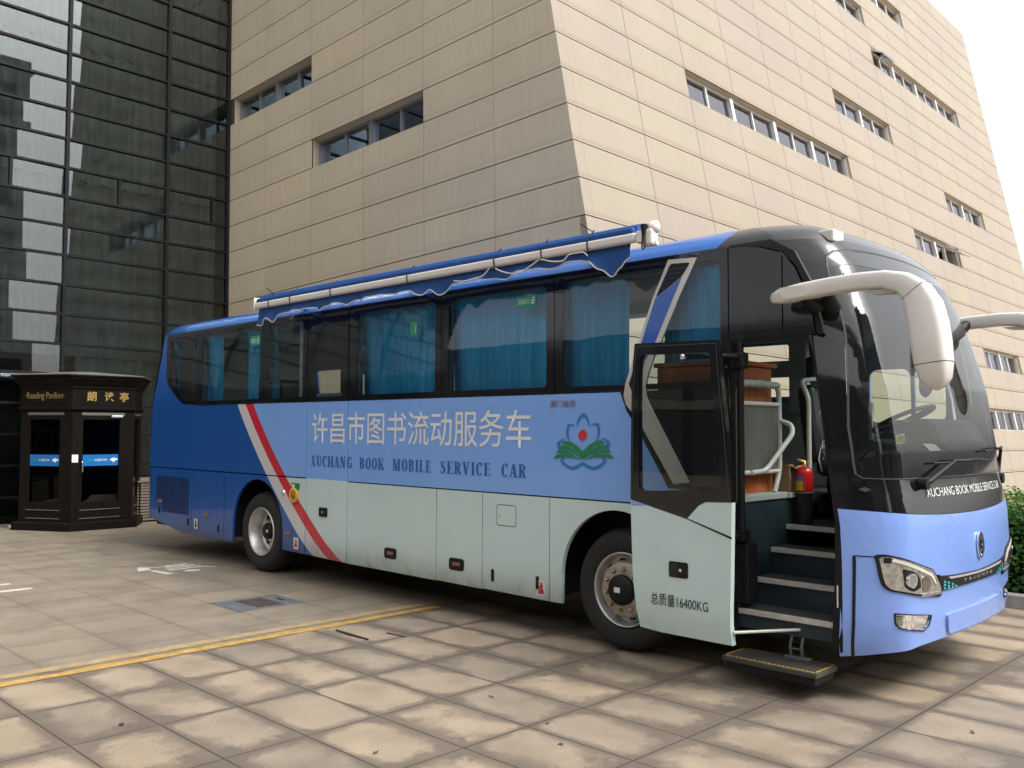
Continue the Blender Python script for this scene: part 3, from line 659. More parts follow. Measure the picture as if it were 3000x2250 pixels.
def quadfit(p):
    (a, b), (c, d), (e, f) = p; C2 = ((f - b) / (e - a) - (d - b) / (c - a)) / (e - c); C1 = (d - b) / (c - a) - C2 * (a + c); return b - C1 * a - C2 * a * a, C1, C2
def livery():
    N = NT('blue_livery_paint'); o = N.obj(); x, y, z = N.sep(o)
    def after(p):
        c0, c1, c2 = quadfit(p); zz = N.math('MULTIPLY', z, z)
        lim = N.math('ADD', N.math('ADD', c0, N.math('MULTIPLY', z, c1)), N.math('MULTIPLY', zz, c2)); return N.math('GREATER_THAN', x, lim)
    r_ = after([(.31, -3.76), (1.18, -4.83), (2.02, -5.58)]); l_ = after([(.31, -4.0), (1.18, -5.02), (2.02, -5.77)]); w_ = after([(.32, -4.30), (1.17, -5.24), (2.02, -5.97)])
    up_ = N.math('GREATER_THAN', z, 1.168)
    c = N.mix(w_, (0.004, 0.075, 0.31), (0.58, 0.56, 0.56)); c = N.mix(l_, c, (0.55, 0.018, 0.035)); c = N.mix(r_, c, N.mix(up_, (0.52, 0.645, 0.63), (0.195, 0.38, 0.80)))
    n = N.noise(o, 1.5, 4); k = N.ramp(n, .3, .7, .96, 1.03, False); c = N.mix(1.0, c, N.comb(k, k, k), 'MULTIPLY')
    darkening = N.math('MULTIPLY', N.ramp(z, .30, .52, 1, 0), N.ramp(N.noise(o, 7, 5, .7, (1, 1, .4)), .4, .75, .1, .55))  # uneven dirt low on the flank
    c = N.mix(darkening, c, (.23, .19, .15))
    return N.done(N.pri(c, 0.30, coat=0.45, spec=0.45, nrm=N.bump(N.noise(o, 1.6, 2), 0.06, 0.01)))
def roofpaint():
    N = NT('blue_and_black_roof_paint'); o = N.obj(); x, y, z = N.sep(o)
    f = N.math('GREATER_THAN', x, N.math('ADD', .80, N.math('MULTIPLY', N.math('SUBTRACT', z, 3.04), .9)))
    return N.done(N.pri(N.mix(f, (0.012, 0.115, 0.43), (0.012, 0.012, 0.013)), 0.22, coat=0.7))
M_LIV = livery(); M_ROOF = roofpaint()
M_PERI = mk('periwinkle_paint', (0.20, 0.325, 0.72), 0.28, coat=0.5, var=.03, vs=1.5)
M_MINT = mk('pale_mint_paint', (0.52, 0.645, 0.63), 0.32, coat=0.35, var=.04, vs=2)
M_BGL = mk('black_gloss', (0.006, 0.006, 0.007), 0.09, coat=0.3, spec=.45, var=.1)
M_BSAT = mk('black_satin', (0.008, 0.008, 0.009), 0.5, spec=.3, var=.2)
M_BRUB = mk('black_rubber', (0.014, 0.014, 0.014), 0.75, var=.2, vs=10, bump=.15, bs=40)
M_SILV = mk('silver_trim', (0.52, 0.50, 0.46), 0.38, 0.35)
M_SIDEGL = glassmat('tinted_side_glass', (0.84, 0.90, 0.93), 1.5, 0, .03, 1.1)
M_WSGL = glassmat('windscreen_glass', (0.70, 0.79, 0.72), 1.52, 0, .02, 1.0)
M_STRIPG = glassmat('teal_sun_strip', (0.06, 0.40, 0.36), 1.52)
M_INT = mk('grey_interior_lining', (0.33, 0.35, 0.35), 0.7); M_INTD = mk('dark_teal_step_panel', (0.016, 0.03, 0.038), 0.5, var=.2)
M_CEIL = mk('pale_ceiling', (0.40, 0.41, 0.40), 0.7); M_FLOOR = mk('dark_speckled_floor', (0.055, 0.053, 0.048), 0.7, var=.3, vs=80)
M_CURT = curtainmat('blue_curtain', (0.045, 0.38, 0.66), (0.07, 0.50, 0.80))
M_RIM = mk('silver_wheel_paint', (0.50, 0.49, 0.46), 0.35, 0.7, var=.15, vs=12); M_RIML = mk('greyish_rim_face', (0.40, 0.36, 0.33), 0.45, 0.4, var=.15, vs=12)
M_BRASS = mk('brass_nut', (0.50, 0.36, 0.14), 0.35, 0.8)
M_ORN = mk('orange_wood', (0.42, 0.10, 0.025), 0.45, var=.25, vs=5, scl=(4, 4, .4)); M_TUBEW = mk('white_tube', (0.52, 0.51, 0.48), 0.4)
M_SEAT = mk('black_vinyl', (0.016, 0.017, 0.018), 0.34); M_DASH = mk('charcoal_dash', (0.032, 0.034, 0.034), 0.7, var=.2, vs=30)
M_RED = mk('red_paint', (0.52, 0.012, 0.015), 0.3, coat=.4); M_YELL = mk('yellow_plastic', (0.62, 0.36, 0.02), 0.5); M_CARD = mk('cardboard', (0.30, 0.19, 0.10), 0.8)
M_LETW = mk('white_vinyl_lettering', (0.72, 0.72, 0.72), 0.4, var=.02); M_LETB = mk('blue_vinyl_lettering', (0.02, 0.10, 0.34), 0.4); M_LETK = mk('black_lettering', (0.012, 0.013, 0.014), 0.5)
M_LOGOB = mk('mid_blue_vinyl', (0.025, 0.17, 0.50), 0.4); M_LOGOG = mk('green_vinyl', (0.012, 0.20, 0.065), 0.4); M_LOGOR = mk('red_vinyl', (0.55, 0.02, 0.045), 0.4)
M_AWN = mk('blue_awning_cloth', (0.007, 0.062, 0.235), 0.75, var=.1, vs=6); M_AWBAR = mk('white_awning_bar', (0.66, 0.63, 0.60), 0.4, var=.04); M_STEP = mk('dark_step_plate', (0.05, 0.048, 0.042), 0.7, var=.3, vs=60)
M_NOSE = mk('pale_step_nosing', (0.46, 0.44, 0.40), 0.6, var=.15, vs=20); M_ORL = mk('amber_lens', (0.30, 0.11, 0.05), 0.35)
bus = thing('coach', 'blue mobile-library coach with a red and white stripe and its front door standing open', 'bus', GM, (-3.2, 1.25, 0))
def bp(name, bm, m, smooth=False): return part(name, bm, m, bus, smooth)
def sp(name, bm, m, par): return link(name, bm, m, par)
def arc(cx, cz, r, a0, a1, n=22): return [(cx + r * math.cos(rad(a0 + (a1 - a0) * i / n)), cz + r * math.sin(rad(a0 + (a1 - a0) * i / n))) for i in range(n + 1)]
def pan(poly, off=0.0, thick=.03, holes=()): return patch(poly, side, holes, .6, .12, thick, off)
# --- flank panels, each with its own shut lines
bp('rear_quarter_panel', pan([(-8.455, 1.176), (-4.405, 1.176), (-4.405, 2.018), (-7.45, 2.043), (-7.62, 2.12), (-7.93, 2.31), (-8.0, 2.45), (-7.985, 3.03), (-8.05, 3.03), (-8.2, 2.6), (-8.415, 2.04)]), M_LIV)
ea = bp('engine_hatch', pan([(-8.45, .46), (-7.44, .318), (-7.145, .315), (-7.145, 1.162), (-8.45, 1.162)]), M_LIV)
g = bmesh.new(); k_ = 21
for i in range(k_):
    xa = -8.21 + .96 * i / (k_ - 1); patch(rrect(xa - .013, xa + .013, .69 if xa < -8.06 else .555, 1.055, .012, 2), side, (), 0, 0, 0, .0025, bm0=g)
sp('louvre', g, M_BSAT, ea)
bp('engine_hatch', pan([(-7.135, .315), (-6.265, .312), (-6.265, 1.162), (-7.135, 1.162)]), M_LIV)
bp('wheel_panel', pan([(-6.255, .312), (-6.03, .312), (-6.028, .56)] + arc(-5.45, .535, .578, 178, 2) + [(-4.868, .33), (-4.405, .325), (-4.405, 1.162), (-6.255, 1.162)]), M_LIV)
bp('middle_door', pan([(-4.393, .325), (-3.607, .31), (-3.607, 2.018), (-4.393, 2.018)]), M_LIV)
for xa, xb in ((-3.593, -2.156), (-2.146, -1.526), (-1.516, -.716)): bp('luggage_door', pan([(xa, .31), (xb, .305), (xb, 1.158), (xa, 1.158)], .004), M_LIV)
bp('front_wheel_panel', pan([(-.706, .305), (-.572, .305), (-.568, .56)] + arc(0, .53, .57, 177, 3) + [(.568, .305), (.995, .305), (.995, 1.158), (-.706, 1.158)], .002), M_LIV)
bp('lettered_panel', pan([(-3.595, 1.17), (.995, 1.17), (.995, 1.255), (.70, 1.285), (.475, 1.295), (.19, 1.74), (.09, 1.87), (.03, 2.018), (-3.595, 2.018)]), M_LIV)
bp('arch_lip', patch(arc(0, .53, .612, 176, 4) + arc(0, .53, .57, 4, 176), side, (), 0, 0, .03, .012), M_MINT, False)
bp('far_flank', patch([(-8.43, .46), (-7.44, .32), (-6.03, .32)] + arc(-5.47, .535, .57, 178, 2) + [(-4.88, .32), (-.58, .31)] + arc(0, .53, .57, 177, 3) + [(.58, .31), (1.72, .31), (1.72, 1.2), (1.64, 2.0), (1.45, 2.7), (1.26, 3.05), (-8.33, 3.05), (-8.42, 2.0)], far,
   [rrect(a, b, c, d, .07)[::-1] for a, b, c, d in ((-7.9, -7.1, 2.05, 2.95), (-6.9, -5.4, 2.05, 2.95), (-5.25, -3.9, 2.05, 2.95), (-3.8, -2.3, 2.05, 2.95), (-2.2, -.72, 2.05, 2.95), (-.58, .22, 2.05, 2.55), (.46, .88, 2.05, 2.5), (.95, 1.31, 1.8, 2.27), (1.345, 1.60, 1.8, 2.27))], .8, .2, .03), [M_LIV])
bp('far_glass', patch([(-8.0, 2.0), (1.62, 1.75), (1.5, 2.6), (1.3, 2.98), (-8.0, 2.98)], far, (), 0, .2, 0, -.02), glassmat('far_side_glass', (.78, .82, .76), 1.5))
bp('rear_panel', patch([(-1, .46), (1, .46), (1, 3.055), (-1, 3.055)], rear, (), .1, .25, 0), M_LIV)
# --- roof, one lofted skin ending in the black dome over the windscreen
g = bmesh.new(); rings = []
for v in (3.052, 3.085, 3.115, 3.14, 3.165, 3.19, 3.215, 3.24, 3.26, 3.28, 3.295, 3.308, 3.318, 3.325, 3.329):
    us = [-1, -.985, -.97, -.95, -.92, -.89, -.86, -.82, -.78, -.72, -.65, -.55, -.45, -.3, -.15, 0]; us += [-q for q in us[-2::-1]]
    P = [front(q, v) for q in us]; a, b = P[-1], rear(1, v); P += [a.lerp(b, i / 14) for i in range(1, 14)]; P += [rear(q, v) for q in us[::-1]]; a, b = P[-1], P[0]; P += [a.lerp(b, i / 14) for i in range(1, 14)]
    rings.append([g.verts.new(p) for p in P])
for a, b in zip(rings, rings[1:]):
    for i in range(len(a)): g.faces.new((a[i], a[(i + 1) % len(a)], b[(i + 1) % len(a)], b[i])).smooth = True
g.faces.new(rings[-1]); bp('roof_skin', g, M_ROOF)
bp('roof_marker_lamp', B(1.50, 1.62, .33, .50, 3.03, 3.118, .012), mk('clear_marker_lens', (.62, .62, .55), .25))
# --- side windows: black printed border, tinted pane, curtains inside
def window(x0, x1, clear, left_cut=False, name='window', z0=2.022):
    outer = [(x0 + .004, z0), (x1 - .004, z0), (x1 - .004, 3.03), (x0 + .004, 3.03)]
    if left_cut: outer = [(-7.45, 2.047), (x1 - .004, 2.03), (x1 - .004, 3.03), (-7.98, 3.03), (-7.995, 2.45), (-7.92, 2.315), (-7.61, 2.125)]
    f = bp(name, patch(outer, side, [clear[::-1]], .6, .15, .02, .003), M_BGL)
    sp('pane', patch(clear, side, (), .6, .15, 0, .002), M_SIDEGL, f); return f
W1 = window(-8, -7.0, rpoly([(-7.90, 2.40), (-7.62, 2.18), (-7.48, 2.09), (-7.08, 2.085), (-7.08, 2.95), (-7.90, 2.955)], .05), True)
W2 = window(-7.0, -5.35, rrect(-6.94, -5.42, 2.08, 2.95, .04)); W3 = window(-5.35, -4.40, rrect(-5.26, -4.49, 2.08, 2.95, .04))
W4 = window(-4.393, -3.607, rrect(-4.24, -3.72, 2.075, 2.36, .02), name='middle_door_window')
W5 = window(-3.595, -2.10, rrect(-3.46, -2.19, 2.08, 2.94, .04)); W6 = window(-2.10, -.66, rrect(-2.0, -.75, 2.08, 2.94, .04)); W7 = window(-.66, .995, rrect(-.57, .93, 2.075, 2.95, .05), z0=2.03)
bp('corner_panel', pan([(.30, 1.92), (.67, 1.305), (.995, 1.29), (.995, 2.026), (.27, 2.026)], .001), M_BGL)
bp('blackout_panel', pan([(1.0, 2.36), (1.405, 2.36), (1.405, 2.93), (1.24, 2.99), (1.12, 3.01), (1.0, 3.02)], .002), M_BGL)
bp('blackout_panel', pan([(1.415, 2.36), (1.645, 2.36), (1.60, 2.60), (1.50, 2.82), (1.415, 2.92)], .002), M_BGL)
bp('arch_strip', pan([(1.0, 3.025), (1.25, 2.995), (1.42, 2.935), (1.51, 2.83), (1.61, 2.61), (1.655, 2.36), (1.70, 2.36), (1.62, 2.7), (1.50, 2.93), (1.33, 3.035), (1.0, 3.035)], .001), M_BSAT)
# silver cranked trim with its blue and mesh insets
tr = bp('cranked_trim', pan([(.49, 3.0), (.345, 2.72), (.21, 2.39), (.085, 2.08), (.068, 1.99), (.09, 1.92), (.16, 1.85), (.23, 1.765), (.525, 1.33), (.665, 1.345), (.315, 1.92), (.285, 1.98), (.275, 2.06), (.30, 2.15), (.36, 2.29), (.42, 2.39), (.60, 2.74), (.74, 2.985)], .009, .02), M_SILV)
sp('blue_inset', pan([(.373, 2.72), (.245, 2.40), (.19, 2.25), (.275, 2.25), (.375, 2.40), (.54, 2.72), (.612, 2.855)], .011, 0), mk('deep_blue_paint', (.014, .075, .33), .3, coat=.4), tr)
sp('mesh_inset', pan(rpoly([(.376, 2.725), (.612, 2.86), (.685, 2.955), (.51, 2.965)], .02), .011, 0), M_BSAT, tr)
g = bmesh.new()
for i in range(9):
    for j in range(7):
        xx, zz = .40 + .03 * i + .012 * (j % 2) , 2.745 + .034 * j
        if zz < 2.725 + (xx - .376) * .62 + .012 or xx < .376 + (zz - 2.725) * .55 + .015 or zz > 2.945 or xx > .675: continue
        patch(band(arc(xx, zz, .011, 20, 160, 4), .004), side, (), 0, 0, 0, .013, bm0=g)
sp('mesh_scale', g, mk('blue_mesh_edge', (.03, .06, .16), .35), tr)
sp('mesh_inset', pan([(.19, 2.245), (.12, 2.08), (.16, 2.0), (.20, 2.04), (.272, 2.245)], .011, 0), M_BSAT, tr)
bp('trim_edge', pan([(.03, 2.026), (.06, 1.95), (.10, 1.865), (.19, 1.75), (.48, 1.302), (.70, 1.292), (.665, 1.34), (.515, 1.322), (.215, 1.765), (.13, 1.865), (.085, 1.93), (.066, 2.026)], .004, .01), M_BSAT)
# --- stickers, locks, lamps on the flank
def rnd(bm, x0, x1, z0, z1, off=.012, r=.015): return patch(rrect(x0, x1, z0, z1, r), side, (), 0, 0, off + .01, off, bm0=bm)
def lock(name, x0, x1, z0, z1, slot=True):
    p = bp(name, rnd(bmesh.new(), x0, x1, z0, z1, .012, min(.03, (x1 - x0) * .3)), M_BSAT)
    if slot: sp('latch', rnd(bmesh.new(), x0 + .05, x1 - .05, (z0 + z1) / 2 - .012, (z0 + z1) / 2 + .018, .016, .006), M_ORL, p)
lock('luggage_door_lock', -2.94, -2.75, .435, .54); lock('luggage_door_lock', -1.96, -1.76, .43, .54)
p = bp('middle_door_handle', rnd(bmesh.new(), -4.115, -3.965, .765, .865, .012), M_BSAT); sp('key_barrel', tube(bmesh.new(), [side(-4.04, .815, -.014), side(-4.04, .815, -.018)], .012, 10), M_CHROME, p)
for x_, z_ in ((-1.385, .44), (-.845, .44)): bp('slot_latch', rnd(bmesh.new(), x_ - .018, x_ + .018, z_ - .055, z_ + .055, .008, .016), M_BSAT)
for x_, z_ in ((-7.24, .47), (-6.40, .45), (-8.12, .58)): bp('slot_latch', rnd(bmesh.new(), x_ - .02, x_ + .02, z_ - .05, z_ + .05, .006, .016), M_BSAT)
for x_, z_ in ((-6.72, .60), (-4.75, .53), (-8.10, .70)): bp('side_marker_lamp', rnd(bmesh.new(), x_ - .05, x_ + .05, z_ - .02, z_ + .02, .02, .01), M_ORL)
p = bp('filler_ring', lathe(bmesh.new(), [(.085, 0), (.085, -.02), (.06, -.028), (.05, -.01), (.0, -.006)], 24, 'y', (-4.63, 0, .965)), M_YELL); sp('filler_cap', lathe(bmesh.new(), [(.035, 0), (.035, -.02), (0, -.02)], 16, 'y', (-4.63, -.005, .965)), mk('amber_cap', (.35, .12, .03), .4), p)
bp('dome_button', lathe(bmesh.new(), [(.035, 0), (.03, -.015), (.016, -.026), (0, -.03)], 16, 'y', (-4.86, 0, .985)), M_CHROME)
p = bp('green_sticker', strokes([rrect(-4.69, -4.52, 1.03, 1.105, .005)], side, .004), M_LOGOG); sp('sticker_mark', strokes([rrect(-4.67, -4.62, 1.045, 1.09, .004)] + [band(arc(-4.645, 1.067, .028, a, a + 60, 4), .006) for a in (0, 120, 240)], side, .006), M_LETW, p)
for x_, z_ in ((-4.57, .43), (-.80, .40), (-7.0, .465)):
    p = bp('tow_sticker', strokes([rrect(x_ - .05, x_ + .05, z_ - .065, z_ + .065, .012)], side, .0075), M_LETW)
    sp('tow_symbol', strokes([[(x_ - .03, z_ - .045), (x_ + .03, z_ - .045), (x_ + .03, z_ - .02), (x_ + .012, z_), (x_ + .026, z_ + .02), (x_ + .012, z_ + .032), (x_ + .008, z_ + .05), (x_ - .008, z_ + .05), (x_ - .012, z_ + .02), (x_ - .025, z_ + .012), (x_ - .012, z_), (x_ - .03, z_ - .02)]], side, .0095), M_LOGOR if x_ > -6 else M_LETK, p)
g = bmesh.new(); sq = rrect(-1.335, -1.10, .885, 1.065, .02, 3)
for a, b in zip(sq, sq[1:] + sq[:1]):
    if (a[0] - b[0]) ** 2 + (a[1] - b[1]) ** 2 > 1e-9: patch(band([a, b], .005), side, (), 0, 0, 0, .0055, bm0=g)
p = bp('filler_flap', g, M_BSAT); sp('flap_lock', tube(bmesh.new(), [side(-1.30, .965, -.004), side(-1.30, .965, -.012)], .011, 10), M_CHROME, p)
# --- lettering on the flank
bp('chinese_lettering', glyphs('许昌市图书流动服务车', (-4.285, -.925, 1.565, 1.90), side, .004, bold=.004), M_LETW)
def serif(txt, box_, fn, off):
    T, t, sf = .17, .05, .07; polys = []
    def R_(x0, x1, z0, z1): return [(x0, z0), (x1, z0), (x1, z1), (x0, z1)]
    def st(x, w=T, b=True, tp=True):
        o = [R_(x, x + w, 0, 1)]
        if b: o += [R_(x - sf, x, 0, t), R_(x + w, x + w + sf, 0, t)]
        if tp: o += [R_(x - sf, x, 1 - t, 1), R_(x + w, x + w + sf, 1 - t, 1)]
        return o
    def dg(x0, z0, x1, z1, w): return [(x0, z0), (x0 + w, z0), (x1 + w, z1), (x1, z1)]
    def ring(cx, cz, rx, rz, a0, a1, th=T, tn=t, n=16):
        O = [(cx + rx * math.cos(rad(a0 + (a1 - a0) * i / n)), cz + rz * math.sin(rad(a0 + (a1 - a0) * i / n))) for i in range(n + 1)]
        I = [(cx + (rx - th) * math.cos(rad(a0 + (a1 - a0) * i / n)), cz + (rz - tn) * math.sin(rad(a0 + (a1 - a0) * i / n))) for i in range(n + 1)]; return O + I[::-1]
    D = {'I': (.36, st(.1)), 'H': (.72, st(.08) + st(.48) + [R_(.25, .48, .48, .48 + t)]), 'L': (.58, st(.08) + [R_(.25, .53, 0, t), R_(.49, .53, t, .26)]),
         'E': (.60, st(.08) + [R_(.25, .53, 0, t), R_(.25, .53, 1 - t, 1), R_(.25, .40, .5, .5 + t), R_(.49, .53, t, .24), R_(.49, .53, .76, 1 - t), R_(.40, .43, .40, .64)]),
         'B': (.64, st(.08) + [ring(.25, .75, .31, .25, -90, 90), ring(.25, .26, .34, .26, -90, 90)]), 'R': (.68, st(.08) + [ring(.25, .74, .32, .26, -90, 90), dg(.44, 0, .26, .48, .17), R_(.44, .68, 0, t)]),
         'C': (.64, [ring(.33, .5, .28, .52, 42, 318), R_(.49, .55, .70, 1)]), 'G': (.70, [ring(.33, .5, .28, .52, 42, 318), R_(.49, .55, .72, 1), R_(.44, .60, .02, .42), R_(.38, .66, .40, .40 + t)]),
         'O': (.66, [ring(.33, .5, .29, .52, 0, 180), ring(.33, .5, .29, .52, 180, 360)]), 'U': (.68, [R_(.08, .25, .25, 1), R_(.50, .56, .25, 1), ring(.32, .27, .24, .29, 180, 360, .13, t), R_(.0, .33, 1 - t, 1), R_(.42, .64, 1 - t, 1)]),
         'N': (.74, [R_(.08, .14, 0, 1), R_(.52, .58, 0, 1), dg(.42, 0, .08, 1, .18), R_(0, .22, 0, t), R_(.44, .66, 1 - t, 1), R_(0, .14, 1 - t, 1)]),
         'M': (.88, [R_(.08, .14, 0, 1), R_(.60, .77, 0, 1), dg(.32, 0, .10, 1, .17), dg(.36, 0, .60, 1, .06), R_(0, .22, 0, t), R_(.52, .85, 0, t), R_(0, .14, 1 - t, 1), R_(.7, .85, 1 - t, 1)]),
         'A': (.70, [dg(.08, 0, .30, 1, .06), dg(.44, 0, .28, 1, .17), R_(.17, .46, .30, .30 + t), R_(0, .22, 0, t), R_(.38, .70, 0, t)]), 'V': (.68, [dg(.26, 0, .06, 1, .17), dg(.32, 0, .52, 1, .06), R_(0, .28, 1 - t, 1), R_(.42, .64, 1 - t, 1)]),
         'X': (.70, [dg(.42, 0, .08, 1, .17), dg(.08, 0, .50, 1, .06), R_(0, .22, 0, t), R_(.36, .66, 0, t), R_(0, .30, 1 - t, 1), R_(.40, .62, 1 - t, 1)]),
         'K': (.72, st(.08) + [dg(.25, .38, .54, 1, .06), dg(.46, 0, .30, .55, .17), R_(.38, .70, 0, t), R_(.44, .66, 1 - t, 1)]),
         'S': (.58, [band([(.46, .72), (.44, .88), (.32, .975), (.19, .93), (.13, .80), (.20, .64), (.33, .50), (.42, .34), (.40, .14), (.28, .025), (.15, .08), (.10, .28)], [.03, .04, .06, .11, .15, .18, .19, .18, .14, .07, .05, .03]), R_(.43, .47, .72, 1), R_(.09, .13, 0, .28)]), ' ': (.62, [])}
    x = 0
    for c in txt:
        w_, ps = D[c]; polys += [[(x + a, b) for a, b in p] for p in ps]; x += w_ + .06
    x -= .06; u0, u1, v0, v1 = box_; bm = bmesh.new(); i = 0
    for p in polys:
        patch([(u0 + a / x * (u1 - u0), v0 + b * (v1 - v0)) for a, b in p], fn, (), 0, 0, 0, off + .0002 * (i % 4), bm0=bm); i += 1
    return bm
for wd, ua, ub in (('XUCHANG', -4.30, -3.51), ('BOOK', -3.387, -2.961), ('MOBILE', -2.828, -2.228), ('SERVICE', -2.107, -1.415), ('CAR', -1.288, -.974)): bp('english_lettering', serif(wd, (ua, ub, 1.31, 1.425), side, .004), M_LETB)
bp('chrome_badge', glyphs('厦门金旅', (-.70, -.425, 1.912, 1.968), side, .008, bold=.01), mk('dull_chrome', (.33, .28, .25), .3, .7))
def LG(x, y): return (-.35 + (x - 1008) / 1777 , 1.68 - (y - 780) / 2330 + (x - 1008) * 1.4e-5)
def mir(p): return [(2020 - x, y) for x, y in p]
petal = [(905, 632), (893, 560), (915, 470), (960, 400), (1015, 350), (1075, 400), (1120, 480), (1133, 570), (1115, 632), (1103, 540), (1072, 480), (1015, 430), (955, 480), (927, 540)]
sidep = [(875, 612), (820, 568), (720, 555), (690, 680), (700, 780), (730, 860), (775, 892), (746, 840), (735, 740), (745, 650), (760, 600), (800, 592)]
smallp = [(690, 835), (600, 848), (512, 912), (518, 990), (540, 1045), (612, 1040), (576, 960), (600, 890), (655, 852)]
loop_ = band([(1008, 1300), (960, 1340), (880, 1385), (810, 1402), (720, 1372), (650, 1320), (603, 1265), (640, 1203)], [58, 60, 62, 62, 58, 56, 52, 44])
pages = [[(650, 880), (770, 892), (900, 970), (1008, 1080), (1008, 1250), (940, 1130), (800, 1000), (608, 930)], [(592, 962), (700, 976), (850, 1062), (960, 1180), (990, 1242), (880, 1140), (740, 1068), (560, 1015)], [(540, 1050), (620, 1050), (780, 1102), (900, 1190), (970, 1242), (840, 1168), (690, 1128), (498, 1108)], [(500, 1142), (600, 1136), (760, 1156), (900, 1210), (970, 1246), (800, 1204), (640, 1196), (440, 1222)]]
P_ = lambda L: [[LG(*q) for q in p] for p in L]
lg = bp('lotus_emblem', strokes(P_([petal, sidep, mir(sidep), smallp, mir(smallp), loop_, mir(loop_)]), side, .004), M_LOGOB)
sp('green_book', strokes(P_(pages + [mir(p) for p in pages]), side, .006), M_LOGOG, lg)
sp('red_spot', strokes([[LG(1008 + 80 * math.cos(a * .2618), 780 + 105 * math.sin(a * .2618)) for a in range(24)]], side, .006), M_LOGOR, lg)
def exit_sticker(x0, x1, z0, z1, par, full=True):
    s = sp('exit_sticker', strokes([[(x0, z0), (x1, z0), (x1, z1), (x0, z1)]], side, .006), mk('faded_exit_green', (.02, .24, .12), .5), par); w_ = x1 - x0; h_ = z1 - z0
    if full: join_ = glyphs('应急出口', (x0 + .06 * w_, x0 + .62 * w_, z0 + .25 * h_, z1 - .25 * h_), side, .008)
    else: join_ = bmesh.new()
    xx = x0 + .82 * w_; zz = z0 + .5 * h_
    for q in (band([(xx + .02 * w_, zz + .1 * h_), (xx - .02 * w_, zz - .12 * h_)], .06 * w_), band([(xx - .02 * w_, zz - .12 * h_), (xx - .08 * w_, zz - .32 * h_)], .04 * w_), band([(xx - .02 * w_, zz - .12 * h_), (xx + .06 * w_, zz - .32 * h_)], .04 * w_), band([(xx - .09 * w_, zz + .05 * h_), (xx + .1 * w_, zz + .02 * h_)], .035 * w_), rrect(xx + .01 * w_, xx + .07 * w_, zz + .16 * h_, zz + .34 * h_, .006)): patch(q, side, (), 0, 0, 0, .008, bm0=join_)
    link('exit_symbol', join_, M_LETW, s)
exit_sticker(-1.09, -.865, 2.785, 2.875, W6); exit_sticker(-5.66, -5.44, 2.735, 2.85, W2); exit_sticker(-2.56, -2.46, 2.64, 2.78, W5, False)
# --- nose: bumper, mask, windscreen
def fp(poly, holes=(), off=0.0, thick=.02, du=.06, dv=.08): return patch(poly, front, holes, du, dv, thick, off)
def zb(u): return 1.165 + .012 * abs(u) + .05 * abs(u) ** 3
def zlow(u): a = abs(u); return interp(a, [0, .45, .68, .88, 1.0], [.362, .36, .352, .326, .282])
US = [-1 + .05 * i for i in range(41)]
def bumperpoly(): return [(u, zlow(u)) for u in US] + [(u, zb(u)) for u in US[::-1]]
recess = rpoly([(-.895, .60), (-.575, .558), (-.575, .45), (-.68, .412), (-.86, .44), (-.90, .51)], .02)
mirr = lambda p: [(-u, v) for u, v in p][::-1]
fog = rpoly([(-.862, .575), (-.592, .536), (-.615, .475), (-.668, .45), (-.838, .485), (-.856, .51)], .012)
bump = bp('front_bumper', fp(bumperpoly(), [fog[::-1], mirr(fog)[::-1]]), M_PERI)
